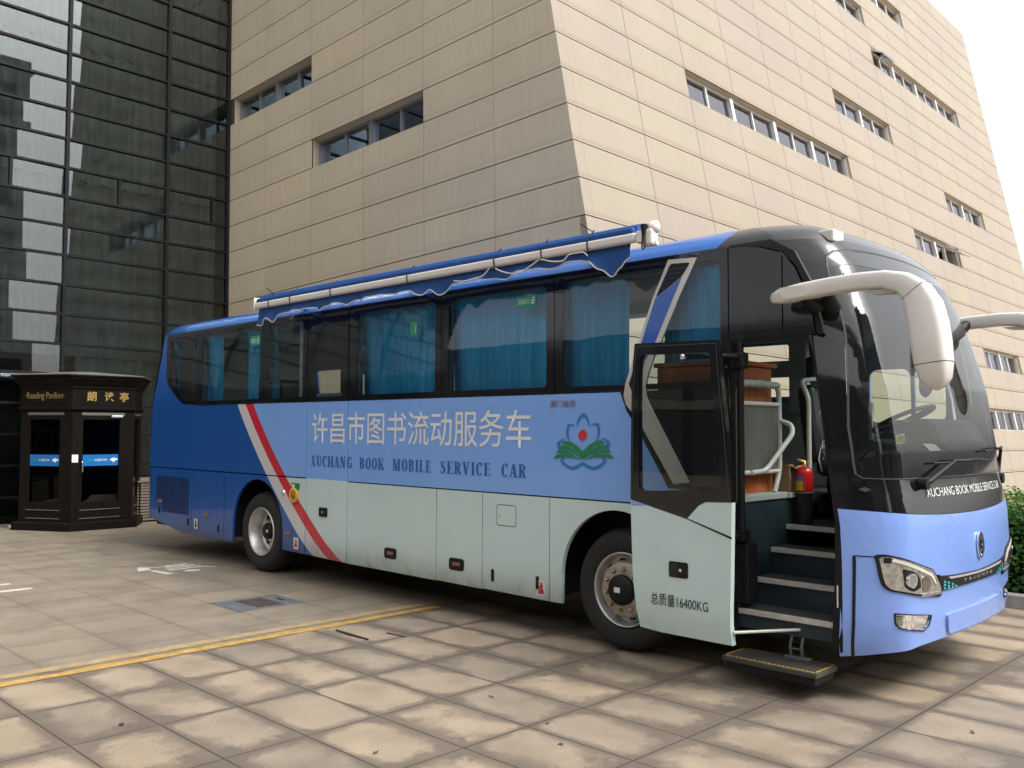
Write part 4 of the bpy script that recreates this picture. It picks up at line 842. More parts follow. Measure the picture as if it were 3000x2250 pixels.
# chin step of the number-plate area
sp('chin_panel', fp(rpoly([(-.40, .382), (.40, .382), (.43, .52), (-.43, .52)], .03), (), .016, .03), M_PERI, bump)
for s_ in (1, -1):
    fl = (lambda p: p) if s_ > 0 else mirr
    g = bmesh.new()
    for q in ([(-.973, .287), (-.972, .5), (-.975, .935)], [(-.975, .935), (-.925, .932)]): patch(band(q, [.007, .007, .007][:len(q)]), (lambda u, v, d, s2=s_: front(u * s2, v, d)), (), .05, .08, 0, .004, bm0=g)
    sp('shut_line', g, M_BSAT, bump)
    hl = rpoly([(-.929, .944), (-.90, .951), (-.853, .932), (-.762, .892), (-.60, .836), (-.553, .782), (-.493, .69), (-.503, .645), (-.752, .684), (-.886, .72), (-.906, .75), (-.916, .81)], .02)
    cu_, cv_ = -.745, .80
    ins = [(cu_ + (u - cu_) * .945, cv_ + (v - cv_) * .90) for u, v in hl]
    h = bp('headlight', fp(fl(hl), (), .010, .03, .03, .05), M_BSAT)
    sp('reflector_bowl', fp(fl(ins), (), .012, 0, .03, .04), M_HLB if 'M_HLB' in globals() else globals().setdefault('M_HLB', mk('fluted_reflector', (.50, .485, .45), .22, .75, var=.4, vs=26, bump=.6, bs=34)), h)
    sp('projector_housing', fp(fl(rpoly([(-.846, .862), (-.777, .835), (-.735, .79), (-.722, .735), (-.79, .712), (-.832, .745)], .015)), (), .016, .003, .03, .05), M_BSAT, h)
    ring_ = lambda a, b, n=20: [(-.803 + a * math.cos(2 * math.pi * i / n), .785 + b * math.sin(2 * math.pi * i / n)) for i in range(n)]
    sp('projector_ring', fp(fl(ring_(.028, .046)), [fl(ring_(.019, .033))[::-1]], .028, .02, .03, .05), M_CHROME, h)
    sp('projector_lens', fp(fl(ring_(.019, .033)), (), .026, 0, .02, .03), mk('lens_glass', (.25, .27, .28), .05, .3, coat=1), h)
    sp('high_beam', fp(fl(rpoly([(-.715, .80), (-.66, .80), (-.62, .75), (-.64, .705), (-.70, .70)], .02)), (), .016, .003, .03, .05), mk('high_beam_bowl', (.30, .29, .27), .12, .9, var=.3, vs=30), h)
    g = bmesh.new()
    for i in range(9): patch(rrect(-.71 + .022 * i, -.694 + .022 * i, .672 - .0009 * i, .69 - .0009 * i, .003, 2), (lambda u, v, d, s2=s_: front(u * s2, v, d)), (), 0, 0, .004, .018, bm0=g)
    sp('daylight_strip', g, M_CHROME, h)
    sp('indicator_block', fp(fl(rrect(-.906, -.883, .895, .93, .004, 2)), (), .015, .002), M_BSAT, h)
    sp('light_guide', fp(fl(band([(-.88, .915), (-.78, .868), (-.62, .80), (-.575, .74)], [.018, .018, .018, .012])), (), .0165, .003, .03, .05), mk('frosted_light_guide', (.62, .60, .55), .3), h)
    f_ = bp('fog_lamp', fp(fl(fog), (), -.045, 0, .03, .05), M_CHROME)
    fi = [(-.735 + (u + .735) * 1.0, .51 + (v - .51) * 1.0) for u, v in fog]
    sp('surround', fp(fl([( -.735 + (u + .735) * 1.035, .512 + (v - .512) * 1.14) for u, v in fog]), [fl(fog)[::-1]], .006, .05, .05, .06), M_BSAT, f_)
    sp('lens_bowl', fp(fl(rpoly([(-.845, .555), (-.77, .55), (-.765, .49), (-.83, .50)], .02)), (), -.03, .01), M_HLB, f_)
    sp('cover_glass', fp(fl(fog), (), -.006, 0, .03, .05), M_WSGL, f_)
# grille bar
gb = [(-.545, .792), (-.50, .779), (-.36, .769), (0, .758), (.36, .769), (.50, .779), (.545, .792), (.50, .70), (.485, .684), (.25, .686), (0, .688), (-.25, .686), (-.485, .684), (-.50, .70)]
gr = bp('grille_bar', fp(gb, (), .012, .02, .08, 0), M_BSAT)
sp('chrome_strip', fp([(-.435, .764), (-.2, .757), (0, .7525), (.2, .757), (.435, .764), (.41, .750), (.2, .743), (0, .7395), (-.2, .743), (-.41, .750)], (), .016, .006, .08, 0), M_SILV, gr)
g = bmesh.new()
for s_ in (1, -1):
    for i, (uu, zz) in enumerate(((-.472, .738), (-.472, .718), (-.472, .698), (-.428, .728), (-.426, .708), (-.424, .692), (-.38, .713), (-.378, .694), (-.338, .695))):
        tri_ = [(uu * s_ - .014 * s_, zz - .007), (uu * s_ + .02 * s_, zz - .007), (uu * s_ - .014 * s_, zz + .011)]
        patch(tri_, front, (), 0, 0, 0, .0145, bm0=g)
sp('teal_triangles', g, mk('teal_reflector', (.05, .38, .42), .3), gr)
sp('raised_lettering', glyphs('TRIUMPH', (-.24, .22, .706, .728), front, .0145, 1.9), M_SILV, gr)
# emblem: chrome ring with a winged relief
g = bmesh.new(); eu, ev = .012, .93
el = lambda a, b, n=36: [(eu + a / 1.25 * math.cos(2 * math.pi * i / n), ev + b * math.sin(2 * math.pi * i / n)) for i in range(n)]
em = bp('front_emblem', fp(el(.062, .09), [el(.051, .078)[::-1]], .016, .012, 0, 0), M_CHROME)
sp('emblem_field', fp(el(.052, .079), (), .007, 0, 0, 0), mk('smoked_chrome', (.16, .17, .18), .2, .8), em)
for q in ([(-.042, .93), (-.005, .985), (.012, .955), (.042, .975), (.012, .925), (-.006, .948)], [(-.046, .90), (-.006, .945), (.01, .915), (.046, .94), (.014, .88), (-.006, .908)], [(-.02, .862), (.012, .90), (.034, .895), (.02, .868)]):
    patch([(u / 1.25 + eu, v) for u, v in q], front, (), 0, 0, .006, .014, bm0=g)
sp('winged_relief', g, M_CHROME, em)
# black mask and windscreen
wsL = [(-.95, 1.52), (-.951, 1.75), (-.935, 2.05), (-.912, 2.35), (-.908, 2.6), (-.905, 2.72), (-.90, 2.84), (-.885, 2.91), (-.84, 2.952), (-.70, 2.977), (-.45, 2.992)]
wsp = rpoly([(-.952, 1.42), (.952, 1.42)], 0) if False else None
wso = wsL + [(0, 3.0)] + [(-u, v) for u, v in wsL[::-1]] + [(.947, 1.45), (.93, 1.424), (.865, 1.42), (0, 1.415), (-.865, 1.42), (-.93, 1.424), (-.947, 1.45)]
sc = lambda k, dz: [(u * k, v) for u, v in wso]
hole = [(u * 1.004, v + (.006 if v > 2.9 else -.006 if v < 1.5 else 0)) for u, v in wso]
mask = bp('front_mask', fp([(u, zb(u) + .004) for u in US] + [(1, 2.2), (1, 2.7), (1, 3.051)] + [(u, 3.051) for u in US[::-1]] + [(-1, 2.7), (-1, 2.2)], [hole[::-1]], 0, .03, .08, .1), M_BGL)
clr = rpoly([(-.905, 1.575), (-.893, 1.8), (-.872, 2.05), (-.862, 2.3), (-.858, 2.6), (-.858, 2.855), (.858, 2.855), (.858, 2.6), (.862, 2.3), (.872, 2.05), (.893, 1.8), (.905, 1.575)], .035)
ws = bp('windscreen', fp(wso, [clr[::-1]], -.002, 0, .08, .1), M_BGL)
strip_z = 2.79
sp('clear_glass', fp([p for p in clr if p[1] < strip_z - .001][:0] + [(u, min(v, strip_z)) for u, v in clr], (), -.003, 0, .06, .08), M_WSGL, ws)
sp('sun_strip', fp([(-.857, strip_z), (.857, strip_z), (.857, 2.83), (.84, 2.853), (-.84, 2.853), (-.857, 2.83)], (), -.003, 0, .06, .08), M_STRIPG, ws)
g = bmesh.new()
for a, b in zip(wso, wso[1:] + wso[:1]): patch(band([a, b], .006), front, (), .1, .1, 0, .0015, bm0=g)
sp('gasket', g, mk('grey_gasket', (.06, .06, .06), .5), ws)
bp('front_lettering', glyphs('XUCHANG BOOK MOBILE SERVICE CAR', (-.585, .575, 1.295, 1.352), front, .010, bold=-.006), M_LETW)
p = bp('flap_key', fp(rrect(-.945, -.916, 1.345, 1.36, .005, 2), (), .006, .004), M_CHROME); sp('key_barrel', fp([(-.931 + .008 * math.cos(a * .6283), 1.353 + .016 * math.sin(a * .6283)) for a in range(10)], (), .009, .006), M_CHROME, p)
# wipers
def wiper(piv, arm, blade, nm='wiper'):
    pp = [front(*q, -.05 if i else -.03) for i, q in enumerate(arm)]
    w_ = bp(nm, tube(bmesh.new(), pp, [.020, .018] + [.011] * (len(pp) - 2), 8), M_BSAT)
    sp('pivot_cap', tube(bmesh.new(), [front(*piv, .0), front(*piv, -.055)], .04, 16), M_BSAT, w_)
    bl = [front(*q, -.03) for q in blade]; g = tube(bmesh.new(), bl, .007, 6); tube(g, [b + Vector((.016, 0, .012)) for b in bl[1:-1]], .006, 6); sp('blade', g, M_BSAT, w_)
wiper((-.62, 1.385), [(-.62, 1.385), (-.585, 1.40), (-.27, 1.525), (-.05, 1.52)], [(-.50, 1.512), (-.3, 1.514), (-.05, 1.516), (.2, 1.512), (.36, 1.512)])
wiper((.86, 1.35), [(.86, 1.35), (.885, 1.40), (.84, 1.60), (.62, 1.585)], [(.28, 1.578), (.5, 1.584), (.72, 1.59), (.88, 1.60)])
# mirrors: horned arms that reach forward from the front posts, heads hanging from the ends
def horn(s_):
    Y = (lambda y: y) if s_ > 0 else (lambda y: 2.5 - y)
    path = [(1.375, -.085, 2.600), (1.40, -.088, 2.606), (1.46, -.092, 2.615), (1.6, -.095, 2.632), (1.8, -.095, 2.648), (2.0, -.095, 2.655), (2.15, -.097, 2.648), (2.26, -.10, 2.615), (2.33, -.103, 2.555), (2.375, -.108, 2.46), (2.40, -.113, 2.35), (2.415, -.118, 2.24), (2.43, -.122, 2.12), (2.44, -.125, 2.03), (2.447, -.125, 1.985), (2.45, -.125, 1.965)]
    A = [.014, .034, .050, .054, .054, .054, .056, .066, .084, .098, .102, .102, .096, .078, .048, .012]; Bq = [.02, .04, .052, .055, .056, .057, .060, .066, .074, .086, .096, .10, .096, .08, .055, .015]
    g = bmesh.new(); rings = []
    for i, p in enumerate(path):
        p = Vector((p[0], Y(p[1]), p[2])); a_, b_ = path[max(i - 1, 0)], path[min(i + 1, len(path) - 1)]; t_ = Vector((b_[0] - a_[0], 0, b_[2] - a_[2])).normalized(); n_ = Vector((-t_.z, 0, t_.x))
        ring = []
        for k in range(20):
            an = 2 * math.pi * k / 20; c_, s2 = math.cos(an), math.sin(an); e_ = .42
            ring.append(g.verts.new(p + n_ * A[i] * math.copysign(abs(c_) ** e_, c_) + Vector((0, 1, 0)) * Bq[i] * math.copysign(abs(s2) ** e_, s2)))
        rings.append(ring)
    for a, b in zip(rings, rings[1:]):
        for k in range(20): g.faces.new((a[k], a[(k + 1) % 20], b[(k + 1) % 20], b[k])).smooth = True
    g.faces.new(rings[0][::-1]); g.faces.new(rings[-1]); bmesh.ops.recalc_face_normals(g, faces=g.faces)
    seam = [v.co.copy() for v in rings[12]]; seam2 = [v.co.copy() for v in rings[8]]
    m_ = bp('mirror_horn', g, M_HORN)
    for sm in (seam, seam2): sp('housing_seam', tube(bmesh.new(), sm + sm[:1], .0022, 4, False), M_BSAT, m_)
    yq = Y(-.148) if s_ > 0 else Y(-.150)
    g = bmesh.new(); L = rpoly([(1.455, 2.665), (1.49, 2.585), (1.66, 2.598), (1.70, 2.635), (1.62, 2.668)], .03)
    prism(g, L, 'y', yq + .006 * s_, yq - .004 * s_); sp('marker_cover', g, M_HORN if s_ > 0 else mk('smoked_lens', (.10, .11, .13), .2), m_)
    sp('mirror_glass', B(2.318, 2.325, min(Y(-.19), Y(-.05)), max(Y(-.19), Y(-.05)), 2.05, 2.40, .003), M_CHROME, m_)
    g = tube(bmesh.new(), [(1.60, Y(-.06), 2.615), (1.63, Y(.06), 2.56)], [.05, .075], 12); tube(g, [(1.75, Y(-.06), 2.63), (1.72, Y(.09), 2.54)], [.04, .06], 12); sp('bracket', g, M_BSAT, m_)
    g = bmesh.new(); prism(g, rpoly([(2.02, 2.585), (2.09, 2.562), (2.21, 2.558), (2.25, 2.575), (2.2, 2.59)], .02), 'y', Y(-.06), Y(-.13)); sp('repeater', g, M_SILV, m_)
M_HORN = mk('mirror_white_plastic', (.68, .655, .61), .38, coat=.2, var=.03)
horn(1); horn(-1)
# --- wheels
def wheel(x, y, s_, frontw):
    c = (x, y, .48); Lz = lambda pr, n=56: lathe(bmesh.new(), [(r, h * s_) for r, h in pr], n, 'y', c)
    if frontw: rim = Lz([(.292, .045), (.288, .03), (.279, .032), (.272, .06), (.262, .105), (.243, .125), (.228, .10), (.212, .045), (.20, .034), (.105, .034)])
    else: rim = Lz([(.292, .045), (.288, .028), (.279, .03), (.274, .07), (.262, .085), (.258, .19), (.25, .21), (.20, .222), (.135, .218), (.125, .16), (.10, .155)])
    w_ = bp('wheel', rim, M_RIM)
    sp('tyre', Lz([(.292, .055), (.31, .036), (.345, .026), (.40, .018), (.428, .024), (.452, .05), (.468, .085), (.478, .12), (.481, .17), (.481, .25), (.47, .29), (.43, .31), (.30, .31)]), M_BRUB, w_)
    if frontw:
        sp('rim_face', lathe(bmesh.new(), [(.208, .036 * s_), (.2, .031 * s_), (.106, .031 * s_)], 48, 'y', c), M_RIML, w_)
        sp('hub_cap', Lz([(.118, .034), (.118, -.002), (.108, -.018), (.085, -.022), (.08, -.026), (0, -.03)], 36), M_BSAT, w_)
        sp('hub_sticker', B(x - .035, x + .022, y - .036 * s_ - .001, y - .036 * s_ + .001, .465, .505), M_LETW, w_)
        for k in range(10):
            a = 2 * math.pi * (k + .35) / 10; q = Vector((x + .162 * math.cos(a), y, .48 + .162 * math.sin(a))); g = tube(bmesh.new(), [q + Vector((0, .034 * s_, 0)), q + Vector((0, .008 * s_, 0)), q + Vector((0, -.004 * s_, 0))], [.019, .017, .009], 6); sp('wheel_nut', g, M_BRASS, w_)
        for k in range(10):
            a = 2 * math.pi * (k + .85) / 10; sp('rim_slot', prism(bmesh.new(), [(x + .228 * math.cos(a) + .03 * math.cos(t_) * -math.sin(a) + .014 * math.sin(t_) * math.cos(a), .48 + .228 * math.sin(a) + .03 * math.cos(t_) * math.cos(a) + .014 * math.sin(t_) * math.sin(a)) for t_ in (2 * math.pi * i / 12 for i in range(12))], 'y', y + .088 * s_, y + .10 * s_), M_BSAT, w_)
    else:
        sp('hub', Lz([(.10, .2), (.10, .12), (.085, .10), (.0, .10)], 30), M_BSAT, w_); sp('hub_sticker', B(x + .01, x + .055, y + .096 * s_, y + .099 * s_, .47, .50), M_LETW, w_)
        for k in range(8):
            a = 2 * math.pi * k / 8; sp('rim_slot', lathe(bmesh.new(), [(.0, .212 * s_), (.032, .212 * s_)], 14, 'y', (x + .205 * math.cos(a), y, .48 + .205 * math.sin(a))), M_BSAT, w_)
        sp('inner_tyre', Lz([(.3, .34), (.43, .345), (.478, .40), (.48, .58), (.44, .64), (.3, .64)]), M_BRUB, w_)
wheel(0, .035, 1, True); wheel(-5.47, .035, 1, False); wheel(0, 2.465, -1, True); wheel(-5.47, 2.465, -1, False)
# --- underbody and wheel housings
g = bmesh.new()
for xa, xb in ((-8.35, -6.08), (-4.82, -.62), (.62, 1.0)): box(g, xa, xb, .07, 2.43, .36, .98)
box(g, 1.0, 1.72, .95, 2.43, .36, .98); box(g, 1.72, 2.0, .3, 2.2, .42, 1.1); box(g, -8.34, 1.0, .065, 2.43, 1.145, 1.165); box(g, -6.08, -4.82, .72, 1.8, .4, 1.14); box(g, -.62, .62, .42, 2.1, .45, 1.14)
bp('underbody', g, M_BSAT)
# --- cabin
bp('cabin_floor', B(-8.3, .98, .07, 2.43, 1.17, 1.21), M_FLOOR)
g = bmesh.new(); box(g, -8.2, .97, .075, .10, 1.215, 2.03); box(g, -8.2, 1.0, 2.38, 2.415, 1.215, 1.98); box(g, -8.3, -8.25, .12, 2.38, 1.215, 2.9)
for xa in (-6.92, -5.28, -4.47, -3.42, -1.985, -.575): xa = 4.376 + (xa - 4.376) * 5.78 / 5.6; box(g, xa - .05, xa + .06, .15, .19, 2.03, 2.98)
for xa in (-7.0, -5.32, -3.85, -2.25, -.65): box(g, xa - .09, xa + .09, 2.3, 2.36, 1.98, 2.98)
box(g, .26, .43, 2.28, 2.36, 1.9, 2.98); box(g, -.65, .27, 2.30, 2.36, 2.23, 2.385)
bp('inner_lining', g, M_INT)
bp('ceiling', B(-8.2, 1.0, .22, 2.28, 3.035, 3.05), M_CEIL)
g = bmesh.new()
for ya, yb in ((.20, .55), (1.95, 2.30)): box(g, -8.0, .6, ya, yb, 2.93, 3.03, .03)
bp('air_duct', g, M_INT)
for x0, x1, zt in ((-7.74, -7.60, 2.95), (-6.80, -6.38, 2.97), (-5.74, -5.46, 2.97), (-5.16, -5.03, 2.97), (-3.37, -2.15, 2.95), (-1.96, -.74, 2.95), (-.52, .12, 2.95), (.44, .95, 2.95)):
    x0, x1 = (4.376 + (q_ - 4.376) * 5.82 / 5.6 for q_ in (x0, x1))
    g = bmesh.new(); pv = None; n_ = max(6, int((x1 - x0) / .018))
    for i in range(n_ + 1):
        xx = x0 + (x1 - x0) * i / n_; yy = .225 + .016 * math.sin(i * 1.35) + .006 * math.sin(i * .37); tw = .012 * math.sin(i * .21)
        cur = [g.verts.new((xx + tw * (1 - h) + (.05 * (1 - h) if x1 - x0 > .9 and i < 4 else 0), yy - .035 * h if h > .9 else yy + .01 * math.sin(h * 3 + i * .3), 2.03 + (zt - 2.03) * h)) for h in (0, .3, .6, .9, 1)]
        if pv:
            for a in range(4): g.faces.new((pv[a], cur[a], cur[a + 1], pv[a + 1])).smooth = True
        pv = cur
    bp('curtain', g, M_CURT)
# reading furniture glimpsed through the rear windows
M_SHELF = mk('pale_shelf', (.45, .48, .46), .5)
p = bp('book_shelf', B(-4.95, -4.1, 1.9, 2.28, 1.21, 2.5, .01), M_SHELF); g = bmesh.new()
for z_ in (1.5, 1.8, 2.1, 2.3): box(g, -4.9, -4.15, 1.89, 1.898, z_, z_ + .16)
sp('book_rows', g, M_CARD, p)
p = bp('reading_table', B(-5.25, -4.45, .45, 1.2, 2.10, 2.14, .01), M_SHELF); sp('table_leg', tube(bmesh.new(), [(-4.85, .8, 1.21), (-4.85, .8, 2.1)], .035, 10), M_SHELF, p)
for x_ in (-6.35, -5.7):
    p = bp('cabin_seat', B(x_ - .22, x_ + .24, .5, .98, 1.55, 1.68, .05), M_SEAT); sp('backrest', B(x_ - .25, x_ - .12, .5, .98, 1.6, 2.36, .05), M_SEAT, p)
bp('wall_cabinet', B(-6.25, -5.7, 2.05, 2.28, 2.5, 2.85, .01), M_SHELF)
# --- doorway: steps, jambs, rails
g = bmesh.new(); box(g, 1.0, 1.73, .06, .29, .36, .475); box(g, 1.0, 1.73, .29, .52, .36, .665); box(g, 1.0, 1.73, .52, .75, .36, .855); box(g, 1.0, 1.73, .75, 2.43, .98, 1.005); box(g, .975, 1.03, .06, .95, .36, 1.215)
st = bp('entry_steps', g, M_INTD)
for y_, z_ in ((.04, .49), (.27, .68), (.50, .87), (.73, 1.02)):
    sp('tread', B(1.032, 1.72, y_ + .03, y_ + .255 if z_ < 1 else 1.35, z_ - .014, z_ - .002), M_FLOOR, st); sp('nosing', B(1.032, 1.72, y_ - .005, y_ + .028, z_ - .036, z_, .004), M_NOSE, st)
bp('ledge', B(.80, 1.045, .075, .74, 1.216, 1.262, .006), M_INT); bp('ledge', B(.80, 1.06, .741, 1.0, 1.216, 1.256, .006), M_INT)
g = bmesh.new(); box(g, .955, .998, .02, .10, .33, 2.36); box(g, .955, 1.60, .035, .14, 2.335, 2.42)
patch([(1.725, .32), (1.795, .32), (1.80, .9), (1.785, 1.15), (1.72, 1.6), (1.66, 2.05), (1.62, 2.36), (1.605, 2.36), (1.645, 2.05), (1.70, 1.6), (1.755, 1.15), (1.755, .9)], side, (), 0, .2, .035, 0, bm0=g)
bp('door_jamb', g, M_BSAT)
bp('jamb_reflector', B(1.765, 1.772, -.004, .004, .60, .74), M_LETW)
rl = bp('partition_rail', tube(bmesh.new(), bend([(1.0, .10, 1.26), (1.0, .10, 2.06), (1.0, .70, 2.06), (1.0, .70, 1.42), (1.0, .62, 1.265)], .08), .02, 10), M_TUBEW)
for z_ in (1.42, 1.92): sp('cross_rail', tube(bmesh.new(), [(1.0, .10, z_), (1.0, .70, z_)], .017, 8), M_TUBEW, rl)
sp('grab_rail', tube(bmesh.new(), bend([(1.02, .25, 1.42), (1.04, .42, 1.43), (1.12, .68, 1.70), (1.10, .70, 1.77), (1.0, .70, 1.80)], .06), .019, 10), M_TUBEW, rl)
sp('screen_panel', B(.985, .998, .105, .69, 1.44, 1.90), mk('grey_brown_screen', (.11, .105, .095), .35, var=.25, vs=8, scl=(4, 4, .3)), rl)
bp('padded_rail', tube(bmesh.new(), [(1.0, .12, 2.065), (1.0, .40, 2.068), (1.0, .68, 2.062)], [.027, .03, .026], 10), mk('wrapped_foam', (.36, .36, .34), .6, var=.3, vs=50, bump=.5, bs=60))
bp('grab_post', tube(bmesh.new(), bend([(1.09, 1.0, 1.02), (1.09, 1.0, 1.98), (1.0, 1.05, 2.12), (1.06, 1.3, 2.14)], .06), .019, 10), M_TUBEW)
cb = bp('orange_cabinet', B(.30, .93, .11, .72, 1.262, 2.20, .006), M_ORN); sp('cabinet_lid', B(.28, .96, .09, .755, 2.202, 2.235, .004), M_ORN, cb)
# driver's place
seat = bp('driver_seat', B(.98, 1.45, 1.30, 1.78, 1.36, 1.50, .05), M_SEAT)
g = bmesh.new(); box(g, .90, 1.05, 1.28, 1.80, 1.46, 2.10, .06, 3); bmesh.ops.transform(g, matrix=Matrix.Translation((.95, 0, 1.46)) @ Matrix.Rotation(rad(-7), 4, 'Y') @ Matrix.Translation((-.95, 0, -1.46)), verts=g.verts); sp('backrest', g, M_SEAT, seat)
sp('headrest', B(.86, .98, 1.37, 1.71, 2.12, 2.34, .045, 3), M_SEAT, seat); sp('pedestal', B(1.05, 1.40, 1.36, 1.72, 1.005, 1.36, .02), M_BSAT, seat)
g = bmesh.new()
for i in range(26):
    y_ = random.uniform(1.285, 1.8); z_ = random.uniform(1.5, 2.1); dz = random.uniform(.1, .32); x_ = 1.06 - (z_ - 1.46) * .12
    tube(g, [(x_, y_, z_), (x_ - .012 + .004, y_ + random.uniform(-.05, .05), z_ - dz * .5), (x_ + .01, y_ + random.uniform(-.09, .09), z_ - dz)], [.001, random.uniform(.004, .011), .001], 5)
sp('wrap_glints', g, mk('pale_wrap_glint', (.5, .52, .53), .12, spec=.8), seat)  # pale slivers stand in for glints on the seat's plastic wrap
g = bmesh.new(); prism(g, [(1.40, 1.0), (2.02, 1.0), (2.06, 1.36), (2.03, 1.56), (1.94, 1.61), (1.62, 1.67), (1.50, 1.60), (1.44, 1.3)], 'y', .72, 1.35); prism(g, [(1.55, 1.0), (2.02, 1.0), (2.06, 1.36), (2.03, 1.56), (1.95, 1.62), (1.88, 1.80), (1.80, 1.825), (1.62, 1.77), (1.55, 1.5)], 'y', 1.351, 2.36); prism(g, [(1.74, 1.02), (1.95, 1.02), (2.0, 1.36), (1.98, 1.56), (1.90, 1.60), (1.76, 1.56)], 'y', .24, .719)
bmesh.ops.bevel(g, geom=g.edges[:], offset=.025, segments=2, affect='EDGES', clamp_overlap=True); bp('dashboard', g, M_DASH)
g = bmesh.new(); prism(g, rpoly([(1.50, 1.66), (1.62, 1.73), (1.8, 1.62), (1.9, 1.56), (1.5, 1.56)], .04), 'y', 1.2, 1.349); bp('instrument_cowl', g, M_DASH)
tor = bmesh.new(); tube(tor, [(1.52 + .225 * math.cos(a), 1.75 + .225 * math.sin(a), 1.82 + .10 * math.cos(a)) for a in (2 * math.pi * i / 32 for i in range(33))], .017, 8)
sw = bp('steering_wheel', tor, M_SEAT); g = tube(bmesh.new(), [(1.32, 1.75, 1.73), (1.52, 1.75, 1.80), (1.72, 1.75, 1.90)], .014, 8); tube(g, [(1.52, 1.53, 1.80), (1.52, 1.97, 1.80)], .014, 8); tube(g, [(1.52, 1.75, 1.80), (1.66, 1.75, 1.55)], [.04, .05], 10); sp('spokes', g, M_SEAT, sw)
p = bp('cab_mirror', lathe(bmesh.new(), [(0, -.02), (.075, -.02), (.09, 0), (.06, .03), (0, .04)], 20, 'x', (1.86, 1.30, 2.06)), mk('blue_grey_plastic', (.05, .06, .10), .3)); sp('mirror_stalk', tube(bmesh.new(), [(1.86, 1.30, 2.06), (1.84, 1.34, 2.2), (1.80, 1.34, 2.42)], .022, 8), M_BSAT, p)
# --- things lying or standing in the cab
t = thing('fire_extinguisher', 'red fire extinguisher with a blue and yellow label standing in the coach doorway', 'fire extinguisher', GM, (1.12, .86, 1.01))
EX = (1.12, .86, 0)
part('cylinder', lathe(bmesh.new(), [(0, 1.262), (.058, 1.262), (.063, 1.272), (.063, 1.405), (.056, 1.432), (.034, 1.448), (.02, 1.455), (0, 1.458)], 28, 'z', EX), M_RED, t)
part('stand', lathe(bmesh.new(), [(0, 1.012), (.058, 1.012), (.058, 1.25), (.068, 1.251), (.068, 1.261), (0, 1.2615)], 28, 'z', EX), mk('grey_tube_stand', (.11, .11, .11), .45, .3), t)
def cyl(r, a0, a1, z0, z1):
    g = bmesh.new(); pv = None
    for i in range(9):
        a = rad(a0 + (a1 - a0) * i / 8); cur = [g.verts.new((EX[0] + r * math.cos(a), EX[1] + r * math.sin(a), z)) for z in (z0, z1)]
        if pv: g.faces.new((pv[0], cur[0], cur[1], pv[1])).smooth = True
        pv = cur
    return g
part('yellow_label', cyl(.0642, -150, -75, 1.275, 1.345), M_YELL, t); part('blue_label', cyl(.0642, -150, -75, 1.345, 1.375), M_LOGOB, t)
part('valve', tube(bmesh.new(), [(1.12, .86, 1.452), (1.12, .86, 1.485), (1.07, .845, 1.505)], [.016, .015, .009], 10), M_BRASS, t); part('hose', tube(bmesh.new(), bend([(1.11, .86, 1.475), (1.04, .83, 1.46), (1.0, .82, 1.30)], .05), .009, 8), M_BRUB, t)
t = thing('cardboard_box', 'opened brown cardboard box on the ledge behind the white rail', 'box', GM, (.93, .93, 1.258))
part('body', B(.84, 1.03, .80, .99, 1.258, 1.46, .004), M_CARD, t); g = bmesh.new(); g.faces.new([g.verts.new(q) for q in ((1.032, .80, 1.46), (1.032, .99, 1.46), (1.12, .98, 1.42), (1.13, .86, 1.40))]); g.faces.new([g.verts.new(q) for q in ((.84, .798, 1.46), (1.03, .798, 1.46), (1.02, .72, 1.50), (.85, .72, 1.51))]); part('flap', g, M_CARD, t)
g = bmesh.new(); pv = None
for i in range(7):
    a = i / 6; cur = [g.verts.new((1.985 - .12 * a, y_ + .03 * a, 1.585 + .05 * math.sin(a * 2.6))) for y_ in (1.02, 1.24)]
    if pv: g.faces.new((pv[0], cur[0], cur[1], pv[1])).smooth = True
    pv = cur
top('folded_paper', g, mk('white_paper', (.78, .79, .80), .7), 'white folded sheet of paper propped on the dashboard behind the windscreen', 'paper')
NF = lambda u, v, d: Vector((1.815 - .1 * (u) - d * .8, .86 + u, 1.625 + v - d * .2))
t = thing('yellow_note', 'small yellow note with handwritten figures behind the windscreen', 'note', GM, (1.80, .96, 1.62))
part('card', patch([(0, 0), (.20, .015), (.20, .085), (0, .07)], NF, (), 0, 0, .002), mk('yellow_card', (.62, .47, .03), .6), t); part('handwriting', glyphs('18W922', (.025, .175, .02, .065), NF, .003), M_LETK, t)
# --- the open front door, swung out and back along the flank
DY = -.35
def door(u, v, d=0.0): return Vector((u, ys(v) + DY + d, v))
lowp = [(.45, .325), (.62, .312), (1.19, .312), (1.205, .7), (1.219, 1.25), (1.02, 1.242), (.965, 1.215), (.868, 1.119), (.392, 1.225), (.41, .7)]
upp = [(.392, 1.229), (.868, 1.123), (.963, 1.219), (1.02, 1.246), (1.219, 1.254), (1.219, 1.29), (1.18, 1.75), (1.112, 2.32), (1.10, 2.335), (.42, 2.352), (.41, 2.345)]
gl = rpoly([(.468, 1.292), (.98, 1.318), (1.135, 1.335), (1.125, 1.55), (1.05, 2.255), (.468, 2.265)], .045)
dr = bp('front_door', patch(lowp, door, (), .3, .15, .045), M_MINT)
uf = sp('window_frame', patch(upp, door, [gl[::-1]], .3, .15, .045, .001), M_BGL, dr)
link('pane', patch(gl, door, (), .3, .2, 0, -.006), glassmat('door_glass', (.62, .70, .67), 1.55, 0, .02, 1), uf)
g = bmesh.new(); patch(band([(.405, 1.262), (.428, 2.328), (1.095, 2.312), (1.165, 1.72), (1.20, 1.27)], .006), door, (), 0, .2, 0, .003, bm0=g); sp('frame_seam', g, mk('seam_grey', (.05, .05, .05), .4), dr)
sp('blue_corner', patch([(.394, 1.222), (.545, 1.190), (.40, 1.185)], door, (), 0, 0, 0, .002), M_PERI, dr)
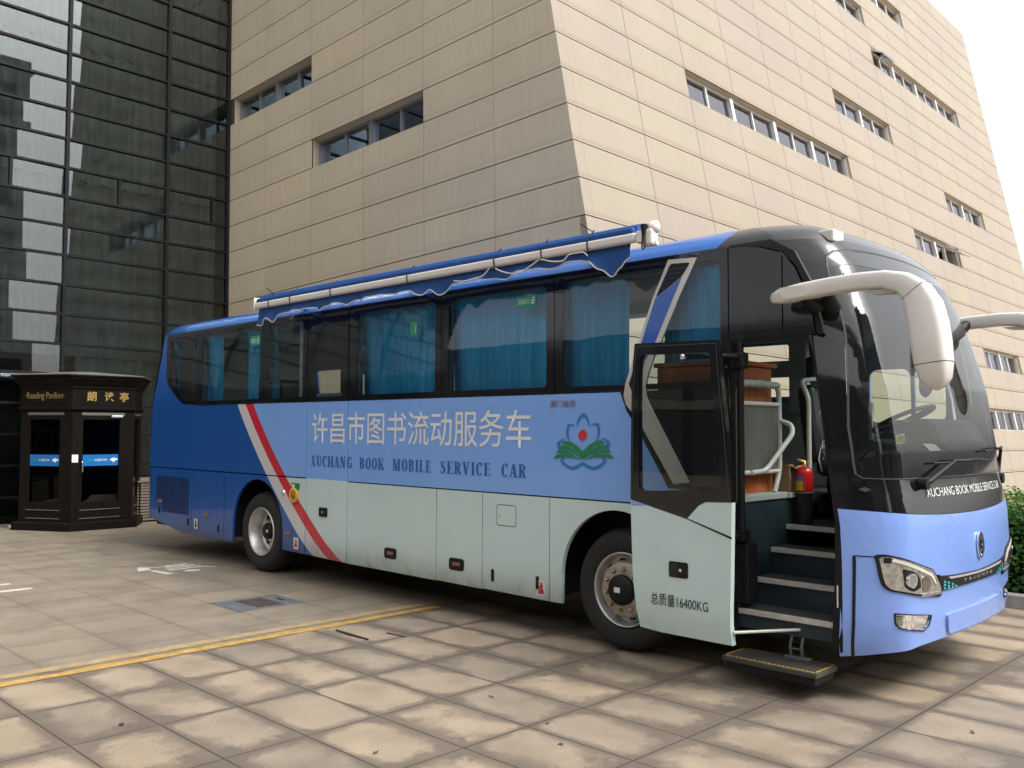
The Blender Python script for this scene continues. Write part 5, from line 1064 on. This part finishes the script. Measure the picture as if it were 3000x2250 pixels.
sp('black_crease', patch([(.866, 1.121), (.88, 1.124), (1.218, 1.026), (1.216, 1.012)], door, (), 0, 0, 0, .003), M_BSAT, dr)
hd = sp('door_handle', patch(rrect(.725, .878, .715, .822, .014), door, (), 0, 0, .012, .006), M_BSAT, dr); link('handle_grip', patch(rrect(.735, .80, .725, .812, .012), door, (), 0, 0, .004, .0085), M_BRUB, hd); link('key_barrel', tube(bmesh.new(), [door(.822, .768, -.006), door(.822, .768, -.013)], .012, 12), M_CHROME, hd)
sp('weight_lettering', glyphs('总质量16400KG', (.57, 1.035, .508, .592), door, .003, bold=.0), M_LETK, dr)
sp('inner_panel', patch([(.45, .34), (1.17, .33), (1.19, 1.2), (.42, 1.2)], door, (), 0, .2, .004, -.043), M_INT, dr)
sp('bottom_rod', tube(bmesh.new(), [(1.20, -.31, .40), (1.50, .10, .405)], .011, 8), M_TUBEW, dr)
ar = bp('door_arm', tube(bmesh.new(), [(1.055, .05, .95), (1.055, .05, 2.36)], .026, 12), M_BSAT)
sp('upper_arm', tube(bmesh.new(), bend([(1.055, .05, 2.235), (1.04, -.10, 2.24), (.99, -.27, 2.235), (.82, -.285, 2.235)], .06), .02, 10), M_BSAT, ar); sp('arm_joint', lathe(bmesh.new(), [(0, -.045), (.022, -.045), (.022, .045), (0, .045)], 12, 'y', (.82, -.285, 2.235)), M_CHROME, ar)
sp('upper_clamp', B(1.005, 1.10, .0, .095, 2.16, 2.27, .012), M_BSAT, ar); sp('lower_clamp', B(1.01, 1.10, .0, .095, .955, 1.035, .012), M_BSAT, ar); sp('lower_arm', tube(bmesh.new(), [(1.055, .03, .99), (1.08, -.15, .985), (1.14, -.28, .985)], .022, 10), M_BSAT, ar)
sp('door_motor', B(1.0, 1.12, .02, .16, .53, .94, .015), M_BSAT, ar)
# --- folding step below the doorway
s_ = bp('folding_step', B(1.02, 1.70, -.165, .13, .165, .20, .006), M_STEP); sp('step_box', B(1.04, 1.68, -.145, .12, .115, .164, .004), M_BSAT, s_)
g = bmesh.new()
def dash(a, b, n_, w_=.014):
    a, b = Vector(a), Vector(b); t_ = (b - a).normalized(); q = Vector((-t_.y, t_.x))
    for i in range(n_):
        c = a.lerp(b, (i + .5) / n_); h_ = (b - a).length / n_ * .34; P = [c + t_ * sx * h_ + q * sy * w_ / 2 for sx, sy in ((-1, -1), (1, -1), (1, 1), (-1, 1))]; g.faces.new([g.verts.new((p.x, p.y, .2025)) for p in P])
dash((1.045, -.15), (1.685, -.15), 19); dash((1.035, -.135), (1.035, .115), 8); dash((1.045, .118), (1.685, .118), 19); dash((1.685, -.135), (1.685, .115), 9)
sp('yellow_edge_marks', g, M_YELL, s_)
g = bmesh.new()
for i in range(24):
    for j in range(8): box(g, 1.075 + i * .025, 1.088 + i * .025, -.125 + j * .031, -.108 + j * .031, .2005, .2045)
sp('tread_studs', g, M_FLOOR, s_)
g = bmesh.new()
for x_ in (1.40, 1.48): tube(g, [(x_ - .01, .10, .21), (x_, .07, .29), (x_ + .015, .10, .42)], .010, 8)
box(g, 1.36, 1.53, .06, .115, .2005, .222, .004); tube(g, [(1.395, .08, .27), (1.485, .08, .27)], .007, 6); tube(g, [(1.40, .08, .36), (1.50, .08, .36)], .007, 6); box(g, 1.38, 1.53, .08, .12, .40, .44, .004)
sp('hinge_bracket', g, mk('grey_cast_bracket', (.16, .16, .16), .5, .4), s_)
# --- side awning, rolled up
AX0, AX1 = -5.30, .30; AYC = -.12
aw = bp('awning', tube(bmesh.new(), [(AX0 + .03, AYC + .05, 3.262), (-3.6, AYC + .05, 3.258), (-2, AYC + .05, 3.254), (AX1 - .02, AYC + .05, 3.25)], [.046, .05, .047, .044], 14), M_AWN)
g = bmesh.new(); box(g, AX0, AX1, AYC - .05, AYC + .02, 3.142, 3.212, .02, 3); sp('front_bar', g, M_AWBAR, aw)
sp('roll_cloth', B(AX0 + .01, AX1 - .03, AYC - .035, AYC + .09, 3.205, 3.262, .02), M_AWN, aw)
VL = [(-5.28, .175), (-5.18, .19), (-5.10, .12), (-5.02, .115), (-4.93, .165), (-4.82, .085), (-4.6, .07), (-4.3, .075), (-4.08, .07), (-3.98, .115), (-3.86, .08), (-3.62, .07), (-3.45, .10), (-3.3, .065), (-3.0, .06), (-2.75, .065), (-2.45, .06), (-2.22, .13), (-2.12, .085), (-1.98, .15), (-1.80, .07), (-1.5, .065), (-1.30, .075), (-1.12, .10), (-.98, .06), (-.75, .055), (-.6, .075), (-.42, .045), (-.28, .05), (-.16, .075), (-.05, .15), (.05, .215), (.13, .16), (.20, .10), (.25, .06)]
def cat(x):
    for (a, b), (c, d) in zip(VL, VL[1:]):
        if x <= c: t_ = (x - a) / (c - a); t_ = t_ * t_ * (3 - 2 * t_); return b + (d - b) * t_
    return VL[-1][1]
cat0 = cat
cat = lambda x: cat0(x) + .028
g = bmesh.new(); pv = None; pip = []; n_ = 280
for i in range(n_ + 1):
    x_ = AX0 + .02 + (AX1 - .10 - AX0) * i / n_; dr_ = cat(x_); wv = .02 * math.sin(x_ * 9) + .012 * math.sin(x_ * 23 + 1)
    cur = [g.verts.new((x_, AYC + .01 + wv * k * k - .03 * k, 3.150 - dr_ * k)) for k in (0, .25, .5, .75, 1)]
    pip.append((x_, AYC + .01 + wv - .03, 3.150 - dr_))
    if pv:
        for a in range(4): g.faces.new((pv[a], cur[a], cur[a + 1], pv[a + 1])).smooth = True
    pv = cur
sp('valance', g, M_AWN, aw); sp('white_piping', tube(bmesh.new(), pip, .006, 5), M_AWBAR, aw)
g = bmesh.new(); box(g, AX1 + .005, AX1 + .07, AYC - .055, AYC + .03, 3.125, 3.22, .015); lathe(g, [(0, -.03), (.042, -.03), (.046, -.015), (.046, .03), (0, .035)], 20, 'x', (AX1 + .125, AYC + .02, 3.242)); box(g, AX1 + .09, AX1 + .15, AYC - .045, AYC + .05, 3.10, 3.225, .018); box(g, AX1 + .03, AX1 + .16, AYC + .0, AYC + .04, 3.10, 3.135, .006)
sp('end_bracket', g, M_AWBAR, aw); g = tube(bmesh.new(), [(AX1 + .075, AYC - .03, 3.255), (AX1 + .08, AYC - .05, 3.17), (AX1 + .08, AYC - .05, 3.13)], [.03, .009, .007], 8); tube(g, [(AX1 + .08 + .014 * math.cos(a), AYC - .05, 3.10 + .03 * math.sin(a)) for a in (2 * math.pi * i / 14 for i in range(15))], .005, 6); sp('winding_eye', g, M_BSAT, aw)
sp('end_cap', B(AX0 - .02, AX0 - .001, AYC - .052, AYC + .09, 3.135, 3.275, .012), M_AWBAR, aw)
for x_, tail in ((-4.98, 1), (-4.52, 0), (-3.72, 0), (-2.42, 0), (-1.22, 0), (-.66, 0), (-.165, 1)):
    g = tube(bmesh.new(), [(x_, AYC + .04, 3.31), (x_ + .003, AYC - .05, 3.225), (x_ + .004, AYC - .057, 3.175), (x_ + .004, AYC - .045, 3.135)], .006, 6)
    if tail: tube(g, [(x_, AYC + .02, 3.295), (x_ - .10, AYC - .02, 3.37)], .005, 5)
    sp('cable_tie', g, M_BSAT, aw)
for pts in ([(-1.75, AYC - .04, 3.075), (-1.6, AYC - .06, 3.05), (-1.35, AYC - .05, 3.07), (-1.28, AYC - .04, 3.14)], [(-1.2, AYC - .05, 3.12), (-1.08, AYC - .06, 3.07), (-.95, AYC - .06, 3.04), (-.85, AYC - .05, 3.06), (-.68, AYC - .05, 3.13)], [(-.66, AYC - .05, 3.13), (-.52, AYC - .06, 3.09), (-.40, AYC - .06, 3.08), (-.36, AYC - .05, 3.13), (-.2, AYC - .05, 3.13), (-.15, AYC - .06, 3.09)]):
    sp('loose_cord', tube(bmesh.new(), bend(pts, .05), .006, 5), M_AWBAR, aw)
g = bmesh.new()
for x_ in (-4.7, -2.6, -.35): box(g, x_ - .03, x_ + .03, AYC + .06, .16, 3.10, 3.15, .005); box(g, x_ - .035, x_ + .035, AYC + .04, AYC + .10, 3.10, 3.22, .006)
sp('wall_bracket', g, M_AWN, aw)
